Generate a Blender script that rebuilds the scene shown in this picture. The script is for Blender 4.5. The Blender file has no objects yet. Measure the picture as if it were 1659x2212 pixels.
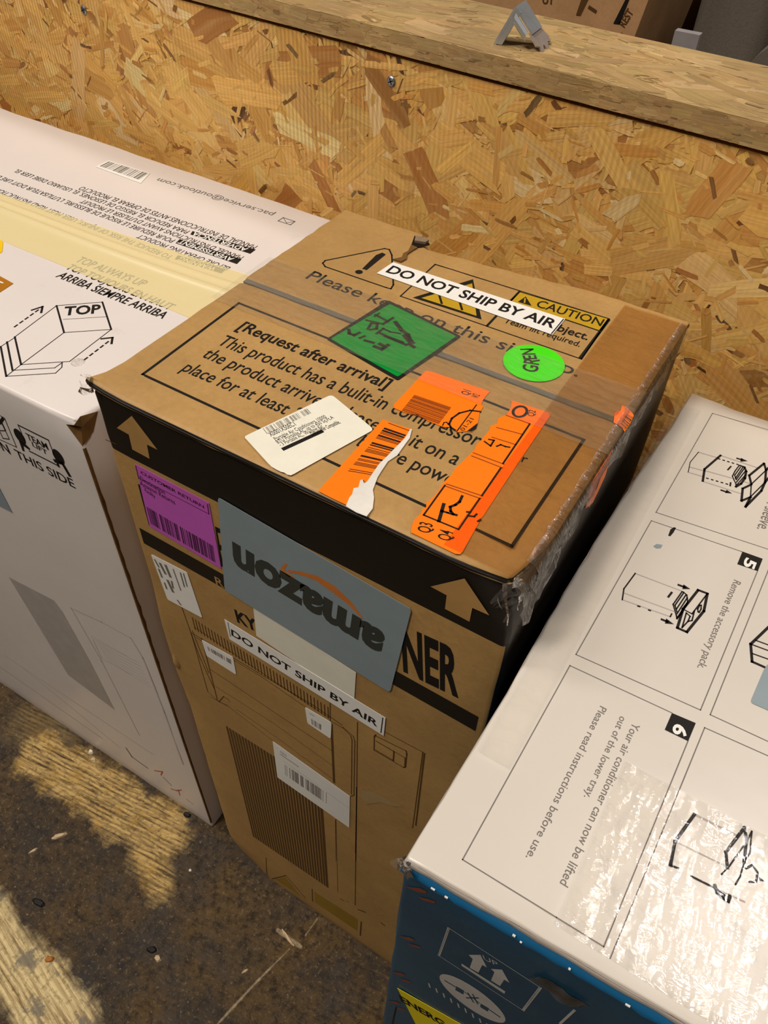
import bpy, bmesh, math, random
from mathutils import Vector, Matrix, Euler, noise

C = bpy.context.scene.collection
SC = bpy.context.scene
rnd = random.Random(7)

# ------------------------------------------------------------------ camera
IMG_W, IMG_H = 1659, 2212
FOC = 1679.088                                   # focal length in pixels
CAM_LOC = Vector((0.37978434, -0.2576044, 1.19570925))
CAM_ROT = Euler((0.75384119, -0.02876298, 0.55315122), 'XYZ')
cd_ = bpy.data.cameras.new('camera')
cam = bpy.data.objects.new('camera', cd_)
C.objects.link(cam)
cam.location = CAM_LOC
cam.rotation_euler = CAM_ROT
cd_.sensor_fit = 'HORIZONTAL'
cd_.sensor_width = 36.0
cd_.lens = FOC / IMG_W * 36.0
cd_.clip_start = 0.02
SC.camera = cam

# ------------------------------------------------------------------ world, lamps, exposure
world = bpy.data.worlds.new('warehouse_air')
SC.world = world
world.use_nodes = True
world.node_tree.nodes['Background'].inputs[0].default_value = (1.0, 0.90, 0.78, 1)
world.node_tree.nodes['Background'].inputs[1].default_value = 0.055

def area(name, loc, target, sx, sy, power, col):
    l = bpy.data.lights.new(name, 'AREA')
    l.shape = 'RECTANGLE'; l.size = sx; l.size_y = sy
    l.energy = power; l.color = col
    o = bpy.data.objects.new(name, l); C.objects.link(o)
    o.location = loc
    o.rotation_euler = (Vector(target) - Vector(loc)).to_track_quat('-Z', 'Y').to_euler()
    return o
area('ceiling_lamp', (-0.75, -1.45, 3.9), (0, 0, 0.6), 0.5, 0.9, 76, (1.0, 0.92, 0.84))
area('ceiling_lamp', (1.9, -1.3, 4.1), (0.2, 0.2, 0.6), 0.5, 0.9, 18, (1.0, 0.92, 0.84))
area('ceiling_lamp', (1.24, 1.36, 4.0), (0.4, 0.2, 0.6), 0.50, 0.45, 41, (1.0, 0.94, 0.90))
area('ceiling_lamp', (-2.4, -0.6, 4.2), (-0.2, 0.2, 0.6), 0.6, 1.4, 55, (1.0, 0.94, 0.90))

SC.view_settings.view_transform = 'Standard'
SC.view_settings.look = 'None'
SC.view_settings.exposure = 0.0
SC.view_settings.gamma = 1.0
SC.view_settings.use_curve_mapping = False

# ------------------------------------------------------------------ helpers: materials
def lin(c):
    r = []
    for v in c[:3]:
        v = v / 255.0
        r.append(v / 12.92 if v <= 0.04045 else ((v + 0.055) / 1.055) ** 2.4)
    return (*r, 1.0)

class N:
    """small node-tree builder"""
    def __init__(s, name):
        s.m = bpy.data.materials.new(name)
        s.m.use_nodes = True
        s.t = s.m.node_tree
        s.b = s.t.nodes['Principled BSDF']
        s.out = s.t.nodes['Material Output']
    def n(s, typ, **kw):
        nd = s.t.nodes.new(typ)
        for k, v in kw.items(): setattr(nd, k, v)
        return nd
    def l(s, a, b): s.t.links.new(a, b)
    def set(s, sock, v):
        if hasattr(v, 'is_output') or isinstance(v, bpy.types.NodeSocket): s.l(v, sock)
        else: sock.default_value = v
    def math(s, op, a, b=0.0, c=0.0, clamp=False):
        nd = s.n('ShaderNodeMath', operation=op, use_clamp=clamp)
        s.set(nd.inputs[0], a); s.set(nd.inputs[1], b); s.set(nd.inputs[2], c)
        return nd.outputs[0]
    def mix(s, f, a, b, bt='MIX'):
        nd = s.n('ShaderNodeMix', data_type='RGBA', blend_type=bt)
        s.set(nd.inputs[0], f); s.set(nd.inputs[6], a); s.set(nd.inputs[7], b)
        return nd.outputs[2]
    def noise(s, scale, detail=4, rough=0.6, vec=None, dist=0.0):
        nd = s.n('ShaderNodeTexNoise')
        nd.inputs['Scale'].default_value = scale; nd.inputs['Detail'].default_value = detail
        nd.inputs['Roughness'].default_value = rough; nd.inputs['Distortion'].default_value = dist
        if vec is not None: s.l(vec, nd.inputs['Vector'])
        return nd.outputs['Fac']
    def ramp(s, f, stops):
        nd = s.n('ShaderNodeValToRGB')
        e = nd.color_ramp.elements
        while len(e) < len(stops): e.new(0.5)
        for k, (p, c) in enumerate(stops):
            e[k].position = p
            e[k].color = c if len(c) == 4 else (*c, 1)
        s.l(f, nd.inputs[0])
        return nd.outputs[0]
    def rng(s, f, a, b, c=0.0, d=1.0):
        nd = s.n('ShaderNodeMapRange', clamp=True)
        s.set(nd.inputs[0], f)
        for k, v in enumerate((a, b, c, d)): nd.inputs[k + 1].default_value = v
        return nd.outputs[0]
    def obj(s): return s.n('ShaderNodeTexCoord').outputs['Object']
    def scale(s, vec, sc, rot=(0, 0, 0)):
        nd = s.n('ShaderNodeMapping')
        nd.inputs['Scale'].default_value = sc; nd.inputs['Rotation'].default_value = rot
        s.l(vec, nd.inputs['Vector'])
        return nd.outputs[0]
    def bump(s, h, strength=0.3, dist=0.002):
        nd = s.n('ShaderNodeBump')
        nd.inputs['Strength'].default_value = strength; nd.inputs['Distance'].default_value = dist
        s.l(h, nd.inputs['Height']); s.l(nd.outputs[0], s.b.inputs['Normal'])
        return nd
    def base(s, v, rough=0.5, spec=0.5, metal=0.0):
        s.set(s.b.inputs['Base Color'], v); s.set(s.b.inputs['Roughness'], rough)
        s.b.inputs['Specular IOR Level'].default_value = spec
        s.b.inputs['Metallic'].default_value = metal

def plain(name, c, rough=0.5, spec=0.4, metal=0.0, var=0.06):
    k = N(name)
    o = k.obj()
    f = k.noise(60, 3, 0.6, o)
    col = lin(c)
    dark = tuple(v * (1 - var * 2) for v in col[:3]) + (1,)
    k.base(k.mix(k.rng(f, 0.3, 0.7), dark, col), rough, spec, metal)
    return k.m

def kraft(name, c=(182, 142, 84)):
    k = N(name); o = k.obj()
    col = lin(c)
    f1 = k.noise(9, 5, 0.6, o); f2 = k.noise(240, 3, 0.7, o); f3 = k.noise(55, 4, 0.7, o)
    a = k.mix(k.rng(f1, 0.35, 0.7), tuple(v * .84 for v in col[:3]) + (1,), tuple(min(1, v * 1.08) for v in col[:3]) + (1,))
    b = k.mix(k.rng(f3, 0.52, 0.75, 0, .35), a, lin((150, 112, 62)))
    d = k.mix(k.rng(f2, 0.25, 0.75, 0, .22), b, lin((120, 88, 48)))
    k.base(d, 0.55, 0.35)
    k.bump(f3, 0.12, 0.002)
    return k.m

def whiteboard(name, c, rough=0.35, wav=0.1):
    k = N(name); o = k.obj(); col = lin(c)
    f1 = k.noise(5, 4, 0.6, o); f3 = k.noise(28, 4, 0.65, o)
    d = k.mix(k.rng(f1, 0.3, 0.75), tuple(v * .93 for v in col[:3]) + (1,), col)
    d = k.mix(k.rng(f3, 0.66, 0.8, 0, .25), d, lin((176, 160, 140)))
    k.base(d, rough, 0.4)
    k.bump(k.noise(14, 3, 0.6, o), wav, 0.004)
    return k.m

def clear_tape(name, tint=(205, 190, 165), cover=0.10, rough=0.16, wr=0.25, rib=0.0, gloss=0.07, through=(1, 1, 1, 1)):
    k = N(name); o = k.obj()
    tr = k.n('ShaderNodeBsdfTransparent'); df = k.n('ShaderNodeBsdfDiffuse'); gl = k.n('ShaderNodeBsdfGlossy')
    df.inputs[0].default_value = lin(tint)
    tr.inputs[0].default_value = through
    gl.inputs['Roughness'].default_value = rough
    st = k.scale(o, (26, 90, 40), (0, 0, 0.3))
    h = k.noise(2.2, 4, 0.65, st, 0.6)
    if rib:
        h = k.math('ADD', h, k.math('MULTIPLY', k.noise(95, 2, .6, k.scale(o, (1.0, .38, 1), (0, 0, -.15))), rib))
    bp = k.n('ShaderNodeBump'); bp.inputs['Strength'].default_value = wr; bp.inputs['Distance'].default_value = 0.004
    k.l(h, bp.inputs['Height']); k.l(bp.outputs[0], gl.inputs['Normal'])
    m1 = k.n('ShaderNodeMixShader')
    k.set(m1.inputs[0], k.rng(h, 0.4, 0.75, cover * .7, cover * 1.5))
    k.l(tr.outputs[0], m1.inputs[1]); k.l(df.outputs[0], m1.inputs[2])
    fr = k.n('ShaderNodeFresnel'); fr.inputs[0].default_value = 1.45
    k.l(bp.outputs[0], fr.inputs['Normal'])
    m2 = k.n('ShaderNodeMixShader')
    k.set(m2.inputs[0], k.math('MAXIMUM', fr.outputs[0], gloss))
    k.l(m1.outputs[0], m2.inputs[1]); k.l(gl.outputs[0], m2.inputs[2])
    k.l(m2.outputs[0], k.out.inputs[0])
    return k.m

def osb(name, stripe=0.0, dirt=0.0, rough=0.6):
    """strand colour comes from each strand, grain runs along each strand"""
    k = N(name)
    at = k.n('ShaderNodeAttribute', attribute_name='Col')
    uv = k.n('ShaderNodeUVMap'); uv.uv_map = 'UVMap'
    o = k.obj()
    g = k.noise(1.0, 5, 0.65, k.scale(uv.outputs[0], (18, 420, 1)), 0.4)
    g2 = k.noise(1.0, 3, 0.6, k.scale(uv.outputs[0], (6, 90, 1)), 0.3)
    c = k.mix(k.rng(g, 0.35, 0.7, 0.0, 0.42), at.outputs['Color'], lin((128, 84, 38)), 'MIX')
    c = k.mix(k.rng(g2, 0.45, 0.75, 0, .3), c, lin((236, 196, 128)))
    h = g
    if stripe:
        w = k.n('ShaderNodeTexWave', wave_type='BANDS', bands_direction='X')
        w.inputs['Scale'].default_value = 62; w.inputs['Distortion'].default_value = 0.6
        w.inputs['Detail'].default_value = 1
        k.l(o, w.inputs['Vector'])
        mk = k.rng(k.noise(3.2, 2, .5, o), .42, .6)
        c = k.mix(k.math('MULTIPLY', k.math('MULTIPLY', w.outputs['Fac'], stripe), mk), c, lin((150, 104, 48)))
        h = k.math('ADD', g, k.math('MULTIPLY', w.outputs['Fac'], .5))
    if dirt:
        f = k.noise(7, 6, .7, o)
        c = k.mix(k.rng(f, .38, .68, 0, dirt), c, lin((112, 92, 62)))
    k.base(c, rough, 0.35)
    k.bump(h, .25, .0012)
    return k.m

# ------------------------------------------------------------------ helpers: objects
def link(name, me, parent=None):
    o = bpy.data.objects.new(name, me)
    C.objects.link(o)
    if parent: o.parent = parent
    return o
def tag(o, label=None, cat=None, group=None, kind=None):
    if label: o['label'] = label
    if cat: o['category'] = cat
    if group: o['group'] = group
    if kind: o['kind'] = kind
    return o
def thing(name, label, cat, loc, group=None):
    o = bpy.data.objects.new(name, None); C.objects.link(o)
    o.location = loc; o.empty_display_size = .05
    return tag(o, label, cat, group)
def root_off(parent):
    v = Vector((0, 0, 0))
    while parent is not None:
        v += Vector(parent.location); parent = parent.parent
    return v
def mesh_obj(name, verts, faces, mats, parent=None, midx=None, smooth=False, label=None):
    off = root_off(parent)
    me = bpy.data.meshes.new(name)
    me.from_pydata([tuple(Vector(v) - off) for v in verts], [], faces)
    for m in (mats if isinstance(mats, (list, tuple)) else [mats]): me.materials.append(m)
    if midx: me.polygons.foreach_set('material_index', midx)
    if smooth: me.polygons.foreach_set('use_smooth', [True] * len(me.polygons))
    me.update()
    o = link(name, me, parent)
    if label: o['label'] = label
    return o

# ------------------------------------------------------------------ planes: photograph <-> face
RM = CAM_ROT.to_matrix()
def ray(p):
    return RM @ Vector(((p[0] - IMG_W / 2) / FOC, -(p[1] - IMG_H / 2) / FOC, -1.0))
class Face:
    """a flat face of an object, with axes u, v and outward normal n"""
    def __init__(s, o, u, v):
        s.o = Vector(o); s.u = Vector(u).normalized(); s.v = Vector(v).normalized()
        s.n = s.u.cross(s.v).normalized()
    def uv(s, p):
        d = ray(p)
        t = (s.o - CAM_LOC).dot(s.n) / d.dot(s.n)
        q = CAM_LOC + d * t - s.o
        return Vector((q.dot(s.u), q.dot(s.v)))
    def pt(s, a, h=0.0): return s.o + s.u * a[0] + s.v * a[1] + s.n * h

def crop(x0, y0, k):
    def f(*pts):
        if len(pts) == 2 and not isinstance(pts[0], (tuple, list)): return (x0 + pts[0] / k, y0 + pts[1] / k)
        return [(x0 + a / k, y0 + b / k) for a, b in pts]
    return f
K1 = crop(0, 0, 1)
cC, cD, cE, cF, cG = crop(0, 300, 2.9625), crop(500, 450, 2.9625), crop(960, 500, 2.9625), crop(500, 780, 2.9625), crop(840, 780, 2.9625)
cH, cI, cK, cL, cM = crop(0, 760, 3.95), crop(0, 1240, 3.1904), crop(260, 960, 3.6065), crop(460, 1060, 3.6065), crop(400, 1360, 3.6065)
cN, cO, cP, cQ, cR, cS = crop(700, 1300, 3.6065), crop(440, 1700, 3.6065), crop(900, 1060, 4.1475), crop(1159, 800, 3.318), crop(1159, 1200, 3.318), crop(1159, 1600, 3.318)
cT, cU, cV, cX = crop(860, 1500, 3.0722), crop(780, 1800, 3.4563), crop(1000, 0, 2.5175), crop(1260, 640, 4.158)
z1, z2, z3, z4, z5 = crop(690, 640, 5.3516), crop(1070, 720, 8.295), crop(520, 840, 5.53), crop(850, 790, 7.541), crop(290, 1000, 8.295)
z6, z7, s1, s2, s3 = crop(1480, 940, 9.218), crop(1320, 1220, 4.894), crop(1420, 1660, 6.9414), crop(800, 1980, 3.318), crop(0, 880, 9.2167)
s4, s5, w1, w8 = crop(320, 1190, 12.76), crop(580, 1590, 8.7316), crop(0, 330, 5.027), crop(320, 440, 4.1475)

_glyph = {}
def text_mesh(body, bold):
    key = (body, bold)
    if key not in _glyph:
        cu = bpy.data.curves.new('t', 'FONT'); cu.body = body; cu.offset = bold; cu.resolution_u = 3
        ob = bpy.data.objects.new('t', cu); C.objects.link(ob)
        dg = bpy.context.evaluated_depsgraph_get()
        me = bpy.data.meshes.new_from_object(ob.evaluated_get(dg))
        vs = [(v.co.x, v.co.y) for v in me.vertices]; fs = [tuple(p.vertices) for p in me.polygons]
        bpy.data.objects.remove(ob); bpy.data.curves.remove(cu); bpy.data.meshes.remove(me)
        _glyph[key] = (vs, fs)
    return _glyph[key]
_v, _f = text_mesh('H', 0.0)
CAP = max(v[1] for v in _v) - min(v[1] for v in _v)

class Art:
    """flat printing or a label on a face; everything is given in face coordinates or photograph pixels"""
    def __init__(s, face, h): s.F = face; s.h = h; s.V = []; s.P = []; s.M = []
    def q(s, p, px=True): return s.F.uv(p) if px else Vector(p)
    def poly(s, pts, px=True, mi=0, h=None, skirt=0.0):
        b = len(s.V); hh = s.h if h is None else h
        us = [s.q(p, px) for p in pts]
        ar = sum(us[i - 1].x * us[i].y - us[i].x * us[i - 1].y for i in range(len(us)))
        if ar < 0: us.reverse()
        s.V += [s.F.pt(u, hh) for u in us]
        s.P.append(tuple(range(b, b + len(us)))); s.M.append(mi)
        if skirt:
            n = len(us); s.V += [s.F.pt(u, hh - skirt) for u in us]
            for i in range(n):
                j = (i + 1) % n
                s.P.append((b + j, b + i, b + n + i, b + n + j)); s.M.append(mi)
    def seg(s, a, c, w, mi=0, ext=None):
        d = c - a
        if d.length < 1e-6: return
        d.normalize(); e = Vector((-d.y, d.x)) * w / 2
        x = d * (w / 2 if ext is None else ext)
        s.poly([a - x - e, c + x - e, c + x + e, a - x + e], False, mi)
    def line(s, pts, w, closed=False, px=True, mi=0):
        us = [s.q(p, px) for p in pts]
        if closed: us.append(us[0])
        for a, c in zip(us, us[1:]): s.seg(a, c, w, mi)
    def dash(s, a, c, w, n, duty=.55, mi=0):
        a, c = s.q(a), s.q(c)
        for i in range(n):
            s.seg(a.lerp(c, i / n), a.lerp(c, (i + duty) / n), w, mi, 0)
    def disc(s, c, r, n=40, px=True, mi=0, h=None, skirt=0.0, ry=None):
        c = s.q(c, px)
        s.poly([(c.x + r * math.cos(6.28318 * i / n), c.y + (ry or r) * math.sin(6.28318 * i / n)) for i in range(n)], False, mi, h, skirt)
    def ring(s, c, r, w, n=28, px=True, mi=0, ry=None):
        c = s.q(c, px)
        s.line([(c.x + r * math.cos(6.28318 * i / n), c.y + (ry or r) * math.sin(6.28318 * i / n)) for i in range(n)], w, True, False, mi)
    def text(s, body, a, c, cap, bold=0.0, mi=0, px=True, shear=0.0):
        """fit text between baseline points a and c; cap is a point on the cap line above a, or a height in metres"""
        vs, fs = text_mesh(body, bold)
        if not vs: return
        a, c = s.q(a, px), s.q(c, px)
        d = c - a; L = d.length; d.normalize(); e = Vector((-d.y, d.x))
        H = abs((s.q(cap, px) - a).dot(e)) if isinstance(cap, (tuple, list)) else cap
        x0 = min(v[0] for v in vs); x1 = max(v[0] for v in vs)
        sx = L / (x1 - x0); sy = H / CAP
        b = len(s.V)
        s.V += [s.F.pt(a + d * ((v[0] - x0) * sx + shear * v[1] * sy) + e * (v[1] * sy), s.h) for v in vs]
        for f in fs: s.P.append(tuple(b + i for i in f)); s.M.append(mi)
    def bars(s, quad, n, seed, fill=.5, mi=0, px=True):
        """barcode bars; quad = start-top, end-top, end-bottom, start-bottom"""
        A, B, D, E = [s.q(p, px) for p in quad]
        r = random.Random(seed); x = 0.0
        ws = [r.choice((1, 1, 2, 3)) for _ in range(n * 2)]; T = sum(ws)
        for i, w in enumerate(ws):
            if i % 2 == 0 and r.random() < .5 + fill:
                t0, t1 = x / T, (x + w * .95) / T
                s.poly([A.lerp(B, t0), A.lerp(B, t1), E.lerp(D, t1), E.lerp(D, t0)], False, mi)
            x += w
    def make(s, name, mats, parent, label=None):
        return mesh_obj(name, s.V, s.P, mats, parent, s.M, False, label)

def decal(face, h, name, mats, parent, fn, label=None):
    a = Art(face, h); fn(a); return a.make(name, mats, parent, label)
def sticker(face, h, name, pts, mats, parent, label=None, thick=.0002, px=True):
    a = Art(face, h); a.poly(pts, px, 0, None, thick); return a.make(name, mats, parent, label)
def rounded(pts, r, n=4):
    """round the corners of a polygon given in pixels (r in pixels)"""
    out = []
    P = [Vector(p) for p in pts]
    for i, p in enumerate(P):
        a = (P[i - 1] - p); c = (P[(i + 1) % len(P)] - p)
        ra = min(r, a.length * .45); rc = min(r, c.length * .45)
        A = p + a.normalized() * ra; B = p + c.normalized() * rc
        for k in range(n + 1):
            t = k / n
            out.append(tuple(A * (1 - t) ** 2 + p * 2 * t * (1 - t) + B * t * t))
    return out

# ------------------------------------------------------------------ helper: worn carton with soft edges
def crate(name, foot, za, zb, r, mats, parent, pick=None, dent=None, seed=0, zlines=(), wear=.0012, res=.02, label=None):
    FL, FR, BR, BL = [Vector(p) for p in foot]
    W = ((FR - FL).length + (BR - BL).length) / 2; D = ((BL - FL).length + (BR - FR).length) / 2; H = zb - za
    def lines(L, extra=()):
        n = max(2, int(L / res)); ls = [i / n * L for i in range(n + 1)]
        ls += [r * f for f in (.3, .6, 1)] + [L - r * f for f in (.3, .6, 1)] + list(extra)
        ls = sorted(set(round(x, 5) for x in ls if 0 <= x <= L))
        return ls
    X, Y, Z = lines(W), lines(D), lines(H, [z - za for z in zlines])
    vid = {}; V = []; P = []; M = []
    lo = Vector((r, r, r)); hi = Vector((W - r, D - r, H - r))
    def vert(p):
        key = tuple(round(x, 5) for x in p)
        if key in vid: return vid[key]
        p = Vector(p)
        c = Vector((min(max(p.x, lo.x), hi.x), min(max(p.y, lo.y), hi.y), min(max(p.z, lo.z), hi.z)))
        d = p - c
        q = c + d.normalized() * r if d.length > 1e-9 else p
        ed = sorted([min(p.x, W - p.x), min(p.y, D - p.y), min(p.z, H - p.z)])[1]
        if wear and ed < .03:
            f = (1 - ed / .03) ** 2
            nz = noise.noise(p * 42 + Vector((seed * 3.1, 0, 0))) * .6 + noise.noise(p * 130 + Vector((seed, 5, 0))) * .4
            cen = Vector((W / 2, D / 2, H / 2))
            dd = Vector((1 if p.x < W / 2 else -1, 1 if p.y < D / 2 else -1, 1 if p.z < H / 2 else -1))
            fl = Vector((min(p.x, W - p.x) < .02, min(p.y, D - p.y) < .02, min(p.z, H - p.z) < .02))
            q = q + Vector((dd.x * fl.x, dd.y * fl.y, dd.z * fl.z)) * (abs(nz) * wear * f * 2)
        if dent: q = q + Vector(dent(p, W, D, H))
        s_, t_ = q.x / W, q.y / D
        xy = (FL * (1 - s_) + FR * s_) * (1 - t_) + (BL * (1 - s_) + BR * s_) * t_
        V.append(Vector((xy.x, xy.y, za + q.z))); vid[key] = len(V) - 1
        return vid[key]
    def grid(A, B, fn, nrm):
        for i in range(len(A) - 1):
            for j in range(len(B) - 1):
                P.append((vert(fn(A[i], B[j])), vert(fn(A[i + 1], B[j])), vert(fn(A[i + 1], B[j + 1])), vert(fn(A[i], B[j + 1]))))
                cc = Vector(fn((A[i] + A[i + 1]) / 2, (B[j] + B[j + 1]) / 2))
                M.append(pick(cc, nrm, W, D, H) if pick else 0)
    grid(X, Z, lambda a, b: (a, 0, b), (0, -1, 0))
    grid(X[::-1], Z, lambda a, b: (a, D, b), (0, 1, 0))
    grid(Y[::-1], Z, lambda a, b: (0, a, b), (-1, 0, 0))
    grid(Y, Z, lambda a, b: (W, a, b), (1, 0, 0))
    grid(X, Y, lambda a, b: (a, b, H), (0, 0, 1))
    grid(X, Y[::-1], lambda a, b: (a, b, 0), (0, 0, -1))
    return mesh_obj(name, V, P, mats, parent, M, True, label)

def box(V, F, a, b):
    """axis box into vert and face lists"""
    i = len(V)
    for z in (a[2], b[2]):
        V += [Vector((a[0], a[1], z)), Vector((b[0], a[1], z)), Vector((b[0], b[1], z)), Vector((a[0], b[1], z))]
    F += [(i, i + 3, i + 2, i + 1), (i + 4, i + 5, i + 6, i + 7), (i, i + 1, i + 5, i + 4), (i + 1, i + 2, i + 6, i + 5), (i + 2, i + 3, i + 7, i + 6), (i + 3, i, i + 4, i + 7)]

# ------------------------------------------------------------------ materials
M_kraft = kraft('kraft_board')
M_ink = plain('black_ink', (26, 21, 17), .6, .25)
M_band_shade_ink = plain('black_band_and_shade_ink', (28, 21, 14), .45, .35)
M_tan = plain('bare_kraft', (178, 137, 80), .55, .3)
M_white = whiteboard('white_board', (226, 216, 208), .32, .08)
M_white2 = whiteboard('white_board_glossy', (212, 203, 189), .3, .12)
M_paper = plain('white_paper', (236, 232, 222), .5, .4, 0, .02)
M_cream = plain('cream_paper', (232, 226, 206), .5, .4, 0, .03)
M_torn = plain('torn_paper', (226, 220, 208), .85, .2, 0, .08)
M_orange = plain('orange_paper', (255, 122, 8), .42, .4, 0, .01)
M_purple = plain('purple_paper', (196, 92, 186), .5, .35, 0, .03)
M_greenl = plain('green_paper', (0, 142, 52), .4, .4, 0, .04)
M_greend = plain('bright_green_paper', (70, 226, 12), .45, .4, 0, .03)
M_yellow = plain('yellow_ink', (190, 150, 28), .5, .35, 0, .04)
M_yellowl = plain('yellow_paper', (226, 206, 10), .45, .4, 0, .03)
M_teal = plain('grey_blue_paper', (136, 150, 154), .38, .45, 0, .03)
M_logo = plain('dark_green_grey_ink', (52, 56, 50), .5, .35)
M_swoosh = plain('orange_ink', (204, 118, 50), .5, .35)
M_grey = plain('grey_ink', (120, 112, 104), .55, .3)
M_pale = plain('pale_grey_ink', (178, 168, 158), .5, .3)
M_faint = plain('faint_grey_ink', (200, 190, 180), .5, .3)
M_brownink = plain('brown_ink', (92, 62, 26), .55, .3)
M_redink = plain('red_ink', (206, 70, 60), .5, .3)
M_amber = plain('amber_paper', (176, 112, 20), .45, .4)
M_sun = plain('golden_paper', (250, 200, 0), .45, .4)
M_rawedge = plain('raw_board_edge', (118, 84, 42), .85, .2, 0, .2)
M_dark = plain('dark_gap_shade', (34, 24, 14), .9, .1)  # near-black colour standing in for shade in gaps and holes
M_tape = clear_tape('clear_tape', (205, 190, 164), .085, .2, .22)
M_tapebrown = clear_tape('tinted_clear_tape', (158, 108, 48), .05, .2, .2, 0, .05, (.90, .80, .66, 1))
M_tapeglare = clear_tape('clear_packing_tape', (222, 214, 200), .02, .05, .22, 1.6, .045)
M_tapecrisp = clear_tape('crumpled_clear_tape', (170, 162, 152), .07, .14, .6)

def pale_tape():
    k = N('pale_yellow_tape'); o = k.obj()
    k.base(lin((250, 236, 182)), .28, .45)
    tr = k.n('ShaderNodeBsdfTransparent'); mx = k.n('ShaderNodeMixShader')
    k.set(mx.inputs[0], .48); tr.inputs[0].default_value = (1, .95, .74, 1)
    k.l(tr.outputs[0], mx.inputs[1]); k.l(k.b.outputs[0], mx.inputs[2]); k.l(mx.outputs[0], k.out.inputs[0])
    return k.m
M_pale_tape = pale_tape()
M_edge_tape = clear_tape('hazy_tape', (200, 194, 186), .05, .2, .12, 0, .04)

def blue_board():
    k = N('blue_board'); o = k.obj()
    f = k.noise(6, 5, .6, o); g = k.noise(40, 5, .7, k.scale(o, (1, 1, .4)))
    c = k.mix(k.rng(f, .3, .7), lin((22, 60, 82)), lin((32, 78, 100)))
    c = k.mix(k.rng(g, .55, .8, 0, .3), c, lin((70, 96, 108)))
    k.base(c, .35, .45); k.bump(g, .12, .003)
    return k.m
M_blue = blue_board()
M_flapside = plain('white_flap_edge', (190, 178, 164), .6)
M_bluedge_lit = plain('blue_edge_lit', (20, 92, 134), .4, .4)

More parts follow.
